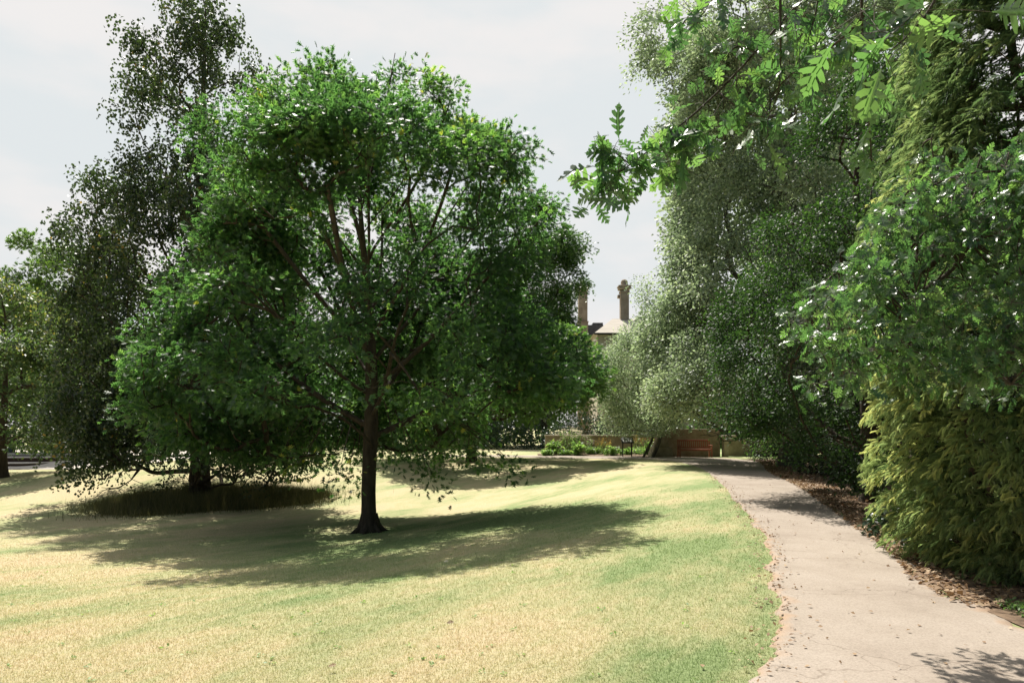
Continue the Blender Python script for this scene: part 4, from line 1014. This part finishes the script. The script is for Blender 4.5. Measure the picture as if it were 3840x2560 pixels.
# long grass left around the weeping tree
n = 34000
c0, c1_ = ground_at(335, 1915), ground_at(1195, 1865)
cc = (c0 + c1_) / 2; half = np.linalg.norm((c1_ - c0)[:2]) / 2; ax = unit((c1_ - c0)[:2]); ay = np.array([-ax[1], ax[0]])
rr_ = np.sqrt(rng.random(n)); th = rng.uniform(0, 2 * math.pi, n)
wob = (1 + .10 * np.sin(th * 3 + 2) + .07 * np.sin(th * 5) + .05 * np.sin(th * 9 + 1)) * (1 + .22 * np.abs(rng.normal(size=n)) * (rng.random(n) < .25))
u, v = rr_ * np.cos(th) * half * wob, rr_ * np.sin(th) * 2.0 * wob
XY = cc[:2] + u[:, None] * ax + v[:, None] * ay
tag(blades('long_grass', XY[:, 0], XY[:, 1], rng.uniform(.22, .62, n) * (1 - .5 * rr_ ** 5) * (1 + .35 * np.sin(XY[:, 0] * 2.3) * np.sin(XY[:, 1] * 2.9 + 1)), .013, M_LONG, rng.normal(.4, .25, n), .6), 'unmown long grass ringing the weeping tree', 'grass', kind='stuff')
# leaf litter along the right of the path and a little on the left verge
n = 9000
Yl = rng.uniform(6.5, 34, n) ** 1.0; Xl = path_right(Yl) + np.abs(rng.normal(size=n)) * .55 - .20
n2 = 900
Yl2 = rng.uniform(4.0, 24, n2); Xl2 = path_left(Yl2) + rng.normal(size=n2) * .14 + .03
n3 = 160
Yl3 = rng.uniform(4, 20, n3); Xl3 = path_left(Yl3) + rng.uniform(0, 1, n3) ** 1.0 * (path_right(Yl3) - path_left(Yl3))
n4 = 1200
Yl4 = rng.uniform(9, 26, n4); Xl4 = path_right(Yl4) + rng.uniform(.5, 6, n4)
Xa, Ya = np.concatenate([Xl, Xl2, Xl3, Xl4]), np.concatenate([Yl, Yl2, Yl3, Yl4]); na = len(Xa)
Pq = np.stack([Xa, Ya, gz(Xa, Ya) + .028 + .02 * rng.random(na)], 1)
A = rng.normal(size=(na, 3)) * [1, 1, .22]; Nn = rng.normal(size=(na, 3)) * .35; Nn[:, 2] += 1
sz = np.concatenate([rng.uniform(.04, .085, n), rng.uniform(.02, .05, n2), rng.uniform(.02, .045, n3), rng.uniform(.05, .1, n4)])
lv = Leaves(); lv.add('broad', Pq, A, Nn, sz, rng.normal(.5, .28, na))
tag(lv.build('leaf_litter', M_LITTER), 'dry fallen leaves along the edges of the path', 'leaf litter', kind='stuff')
# small rosette weeds in the turf
lv = Leaves(); n = 150
Yw = 3.8 * (12 / 3.8) ** rng.random(n); Xw = (rng.uniform(0, 2900, n) - CX) / F * Yw; k_ = Xw < path_left(Yw) - .05; Xw, Yw = Xw[k_], Yw[k_]
nw = len(Xw); C = np.repeat(np.stack([Xw, Yw, gz(Xw, Yw) + .01], 1), 6, 0) + rng.normal(size=(nw * 6, 3)) * [.015, .015, .004]
A = rng.normal(size=C.shape) * [1, 1, .2]; A[:, 2] += .35; Nn = rng.normal(size=C.shape) * .3; Nn[:, 2] += 1
lv.add('oval', C, A, Nn, rng.uniform(.018, .04, len(C)), rng.normal(.55, .2, len(C)))
tag(lv.build('lawn_weeds', M_PLANT), 'small green weeds scattered in the dry lawn', 'weeds', kind='stuff')
# low greenery at the foot of the cypress
lv = Leaves(); n = 900
Yw = rng.uniform(5.3, 6.6, n); Xw = path_right(Yw) + .12 + np.abs(rng.normal(size=n)) * .22
C = np.stack([Xw, Yw, gz(Xw, Yw) + .02 + rng.random(n) * .07], 1); A = rng.normal(size=C.shape); A[:, 2] += .5; Nn = rng.normal(size=C.shape) * .5; Nn[:, 2] += 1
lv.add('oval', C, A, Nn, rng.uniform(.02, .045, n), rng.normal(.2, .2, n))
tag(lv.build('verge_weeds', M_PLANT), 'small green weeds along the right verge of the path', 'weeds', kind='stuff')

# single fallen leaves on the lawn
def fallen(px, py, size, mat, label, tint):
    g0 = ground_at(px, py) + [0, 0, .045]
    lv = Leaves(); lv.add('near3', [g0], np.array([[.8, .3, .15]]), np.array([[.1, -.5, 1.0]]), size, np.array([tint]))
    tag(lv.build('fallen_leaf', mat, None, g0, own_origin=True), label, 'leaf')
fallen(1672, 2358, .07, M_LITTER, 'dark brown curled leaf on the sunlit foreground lawn', 0)
fallen(1228, 2527, .06, M_LITTER, 'orange dry leaf near the bottom edge of the lawn', .4)
fallen(1662, 2121, .07, M_CREAM, 'pale leaf lying in the shade in front of the oak trunk', .9)

# ================================================================== BORDER PLANTS
def plant(name, label, cat, c, r, h, nst, leaf_n, lsize, mat, flower=None, fmat=None, fsize=.05, fn=10, group=None, tpl='narrow', fl_flat=True):
    base = np.array([c[0], c[1], gz1(c[0], c[1]) + .03]); e = empty(name, base, label, cat, group)
    lv, tb, fl = Leaves(), Tubes(), Leaves()
    for i in range(nst):
        a, q = rng.uniform(0, 6.28), math.sqrt(rng.random())
        g0 = base + [math.cos(a) * q * r * .6, math.sin(a) * q * r * .4, 0]
        hh_ = h * rng.uniform(.8, 1.3) * (1 - .25 * q)
        tp = base + [math.cos(a) * q * r, math.sin(a) * q * r * .7, hh_]
        C = smoothcurve([g0, (g0 + tp) / 2 + rng.normal(size=3) * .03, tp], 6)
        tb.add(C, np.linspace(.010, .005, 6), 4)
        t_ = rng.uniform(.05, .95, leaf_n); Pp = np.stack([np.interp(t_, np.linspace(0, 1, 6), C[:, k]) for k in range(3)], 1) + rng.normal(size=(leaf_n, 3)) * .03
        A_ = rng.normal(size=(leaf_n, 3)) * [1, 1, .4]; A_[:, 2] += .5; N_ = rng.normal(size=(leaf_n, 3)) * .4; N_[:, 2] += 1
        lv.add(tpl, Pp, A_, N_, lsize * rng.uniform(.6, 1.2, leaf_n), rng.normal(.5, .25, leaf_n))
        if flower:
            Pf = tp + rng.normal(size=(fn, 3)) * ([.09, .09, .018] if fl_flat else [.03, .03, .12])
            A_ = rng.normal(size=(fn, 3)) * [1, 1, .2]; N_ = rng.normal(size=(fn, 3)) * .3; N_[:, 2] += 1
            fl.add('broad', Pf, A_, N_, fsize * rng.uniform(.7, 1.3, fn), rng.normal(.5, .3, fn))
    tb.build('stem', mat if False else M_STEM, e, base); lv.build('leaves', mat, e, base)
    if flower: fl.build('blossom', fmat, e, base)
    return e
M_STEM = mat_noise('green_stem', (0.09, 0.13, 0.05), (0.14, 0.18, 0.07), 8, 0.7, 0.1)
plant('flowering_plant', 'tall clump with flat cream flower heads in the border', 'plant', at(2140, 1700, 42.0), .85, 1.35, 46, 16, .16, M_PLANT, True, M_CREAM, .06, 16)
plant('flowering_plant', 'smaller cream flowered plant right of the tall clump', 'plant', at(2208, 1700, 42.2), .3, .95, 14, 12, .13, M_PLANT, True, M_CREAM, .05, 9)
plant('flowering_plant', 'yellow flowered plant left of the information sign', 'plant', at(2262, 1700, 42.0), .5, .75, 28, 10, .11, M_PLANT, True, M_YFLOW, .045, 14, fl_flat=False)
plant('flowering_plant', 'orange yellow flowers behind the information sign', 'plant', at(2400, 1690, 42.6), .5, .95, 22, 10, .11, M_PLANT, True, M_YFLOW, .045, 9, fl_flat=False)
plant('sword_leaf_plant', 'upright sword leaved plant at the left end of the border', 'plant', at(2078, 1700, 41.6), .4, .75, 24, 8, .35, M_PLANT)
plant('sword_leaf_plant', 'sword leaved plant in front of the cream flowers', 'plant', at(2165, 1704, 41.0), .4, .7, 22, 8, .34, M_PLANT)
for i, (x, y, r_, h_, lab) in enumerate([(2055, 1702, .45, .32, 'low grey green mound at the left end of the border'), (2115, 1706, .45, .28, 'low mound under the cream flowers'), (2225, 1703, .55, .42, 'low green mound under the yellow flowers'), (2290, 1700, .6, .48, 'leafy mound left of the sign legs'), (2345, 1700, .55, .42, 'leafy mound behind the sign legs'), (2405, 1697, .7, .42, 'broad hosta like mound right of the sign'), (2440, 1690, .4, .85, 'upright green shrub beside the masonry block')]):
    Yp = 40.7 + .5 * (i % 3)
    plant('border_plant', lab, 'plant', at(x, y, Yp), r_, h_, 34, 12, .15, M_PLANT, group='low plants of the border', tpl='oval')

# climbers and shrubs on and behind the wall
leafy_mass('wall_shrub', 'dark shrub behind the garden wall', 'shrub', [((3.2 + 1.5 * i, 45.2, 1.1), (1.3, 1.0, 1.3 + .3 * (i % 2))) for i in range(5)], 1500, .14, 'oval', M_IVY, (6, 45.2, 0))

# ================================================================== FURNITURE
# bench
def bench():
    xc = at(2606, 1712, 38.7)[0]; y0 = 38.7; z0 = .022
    o = (xc, y0, z0); W = 1.78
    e = empty('park_bench', o, 'red stained wooden bench in front of the stone wall', 'bench')
    m = MB()
    for i in range(5): m.box((xc, y0 - .18 + i * .105, z0 + .44), (W - .06, .085, .028), bevel=.005)
    m.box((xc, y0 - .235, z0 + .385), (W - .1, .03, .08))
    m.build('seat', M_BENCH, e, o)
    m = MB(); m.box((xc, y0 + .33, z0 + .90), (W, .05, .085), bevel=.01); m.box((xc, y0 + .285, z0 + .52), (W - .12, .04, .06))
    for i in range(15): m.bar((xc - W / 2 + .13 + i * (W - .26) / 14, y0 + .287, z0 + .54), (xc - W / 2 + .13 + i * (W - .26) / 14, y0 + .327, z0 + .87), .05, .016)
    m.build('backrest', M_BENCH, e, o)
    for s in (-1, 1):
        x = xc + s * (W / 2 - .04)
        MB().box((x, y0 - .20, z0 + .31), (.065, .065, .62), bevel=.006).build('leg', M_BENCH, e, o)
        MB().bar((x, y0 + .27, z0), (x, y0 + .275, z0 + .46), .065).bar((x, y0 + .275, z0 + .46), (x, y0 + .335, z0 + .95), .06).build('leg', M_BENCH, e, o)
        MB().box((x, y0 + .02, z0 + .64), (.085, .60, .035), bevel=.01).build('armrest', M_BENCH, e, o)
        MB().box((x, y0 + .04, z0 + .38), (.04, .46, .06)).build('side_rail', M_BENCH, e, o)
bench()

# information lectern
sx_ = at(2352, 1712, 39.6)[0]; sy_ = 39.6; o_ = (sx_, sy_, gz1(sx_, sy_) + .02)
e = empty('information_sign', o_, 'black lectern sign on two legs in front of the flower border', 'sign')
from mathutils import Euler
rt = Euler((R(38), 0, 0))
MB().box((sx_, sy_, o_[2] + .90), (.66, .50, .05), rt, bevel=.01).build('panel', M_BLACK, e, o_)
pf = MB(); pf.box((sx_ + .02, sy_ - .020, o_[2] + .926), (.54, .38, .008), rt); pf.build('printed_face', M_PANEL, e, o_)
for s in (-1, 1): MB().box((sx_ + s * .24, sy_ + .02, o_[2] + .42), (.06, .06, .88), bevel=.006).build('leg', M_BLACK, e, o_)

# cafe terrace things
def aboard(px, label):
    p = at(px, 1697, 46); o = (p[0], 46, .012); e = empty('menu_board', o, label, 'board')
    for s, nm in ((-1, 'board_face'), (1, 'rear_board')):
        MB().box((p[0], 46 + s * .14, .36), (.62, .03, .72), Euler((R(-s * 14), 0, 0))).build(nm, M_CHALK, e, o)
    for dx in (-.33, .33): MB().bar((p[0] + dx, 45.76, .0), (p[0] + dx, 45.95, .74), .04).build('frame', M_BARK, e, o)
aboard(36, 'green chalk menu board standing on the cafe terrace')
def cafe_chair(px, Y, rz, label):
    p = at(px, 1697, Y); o = (p[0], Y, .012); e = empty('cafe_chair', o, label, 'chair', 'chairs on the cafe terrace'); e.rotation_euler = (0, 0, rz)
    def put(m, n): m.build(n, M_WHITE, e)
    put(MB().box((0, 0, .45), (.40, .40, .03), bevel=.01), 'seat')
    m = MB()
    for z in (.58, .68, .78): m.box((0, .21, z), (.36, .02, .06))
    m.bar((-.19, .2, .44), (-.19, .24, .84), .025).bar((.19, .2, .44), (.19, .24, .84), .025); put(m, 'backrest')
    for x in (-.18, .18):
        for y in (-.18, .18): put(MB().bar((x * 1.1, y * 1.1, 0), (x, y, .45), .025), 'leg')
cafe_chair(103, 45.5, 2.4, 'white metal cafe chair at the left of the terrace')
cafe_chair(155, 45.2, 1.4, 'white metal cafe chair left of the round table')
cafe_chair(192, 45.6, -1.5, 'white metal cafe chair right of the round table')
p = at(174, 1697, 45.4); o_ = (p[0], 45.4, .012); e = empty('cafe_table', o_, 'small round white cafe table between two chairs', 'table')
MB().lathe((p[0], 45.4, .70), [(.35, 0), (.36, .02), (.35, .04)], 20).build('table_top', M_WHITE, e, o_)
MB().lathe((p[0], 45.4, .012), [(.24, 0), (.22, .03), (.03, .05), (.03, .685)], 12).build('pedestal', M_WHITE, e, o_)
p = at(220, 1697, 45.0); o_ = (p[0], 45.0, .012); e = empty('litter_bin', o_, 'dark domed litter bin on the terrace edge', 'bin')
MB().lathe((p[0], 45, .012), [(.24, 0), (.27, .05), (.28, .62), (.27, .64)], 16).build('body', M_BLACK, e, o_, smooth=False)
MB().lathe((p[0], 45, .655), [(.29, 0), (.28, .06), (.2, .16), (.05, .2)], 16).build('lid', M_BLACK, e, o_)
# seated person in blue
p = at(199, 1697, 46.6); o_ = (p[0], 46.6, .012)
e = empty('person', o_, 'person in a bright blue top seated at the cafe terrace', 'person')
def skin_body(name, verts, edges, rad, mat, parent, sub=1):
    me = bpy.data.meshes.new(name); me.from_pydata(verts, edges, []); ob = bpy.data.objects.new(name, me); COL.objects.link(ob); ob.parent = parent
    md = ob.modifiers.new('skin', 'SKIN'); sb = ob.modifiers.new('sub', 'SUBSURF'); sb.levels = sub; sb.render_levels = sub
    for i, r_ in enumerate(rad): me.skin_vertices[0].data[i].radius = (r_, r_)
    me.skin_vertices[0].data[0].use_root = True
    me.materials.append(mat); return ob
skin_body('body', [(0, 0, .50), (0, .02, .75), (0, .0, .98), (0, -.02, 1.08), (0, -.03, 1.20), (0, -.03, 1.30), (.10, -.02, .50), (.12, -.40, .52), (.12, -.42, .10), (.12, -.55, .05), (-.10, -.02, .50), (-.12, -.40, .52), (-.12, -.42, .10), (-.12, -.55, .05), (.19, 0, .96), (.24, -.08, .72), (.16, -.32, .70), (-.19, 0, .96), (-.24, -.08, .72), (-.16, -.32, .70)],
          [(0, 1), (1, 2), (2, 3), (3, 4), (4, 5), (0, 6), (6, 7), (7, 8), (8, 9), (0, 10), (10, 11), (11, 12), (12, 13), (2, 14), (14, 15), (15, 16), (2, 17), (17, 18), (18, 19)],
          [.14, .13, .14, .055, .09, .075, .09, .065, .05, .04, .09, .065, .05, .04, .06, .045, .035, .06, .045, .035], M_SKIN, e)
skin_body('blue_top', [(0, 0, .52), (0, .02, .75), (0, .0, .99), (.20, 0, .965), (.25, -.07, .76), (-.20, 0, .965), (-.25, -.07, .76)], [(0, 1), (1, 2), (2, 3), (3, 4), (2, 5), (5, 6)], [.16, .15, .155, .078, .066, .078, .066], M_BLUE, e)
skin_body('hair', [(0, -.01, 1.24), (0, .0, 1.31)], [(0, 1)], [.085, .08], M_DARKCLOTH, e)
skin_body('trousers', [(0, 0, .49), (.10, -.02, .50), (.12, -.40, .52), (.12, -.42, .14), (-.10, -.02, .50), (-.12, -.40, .52), (-.12, -.42, .14)], [(0, 1), (1, 2), (2, 3), (0, 4), (4, 5), (5, 6)], [.15, .105, .08, .065, .105, .08, .065], M_DARKCLOTH, e)
c2 = at(199, 1697, 46.6)
e2 = empty('cafe_chair', (c2[0], 46.62, .012), 'chair under the person in the blue top', 'chair', 'chairs on the cafe terrace')
MB().box((0, 0, .33), (.42, .42, .03)).build('seat', M_WHITE, e2)
for x in (-.18, .18):
    for y in (-.18, .18): MB().bar((x, y, 0), (x, y, .33), .025).build('leg', M_WHITE, e2)
MB().box((0, .235, .62), (.4, .025, .36)).build('backrest', M_WHITE, e2)
print('tris', sum(len(o.data.polygons) for o in COL.objects if o.type == 'MESH'))
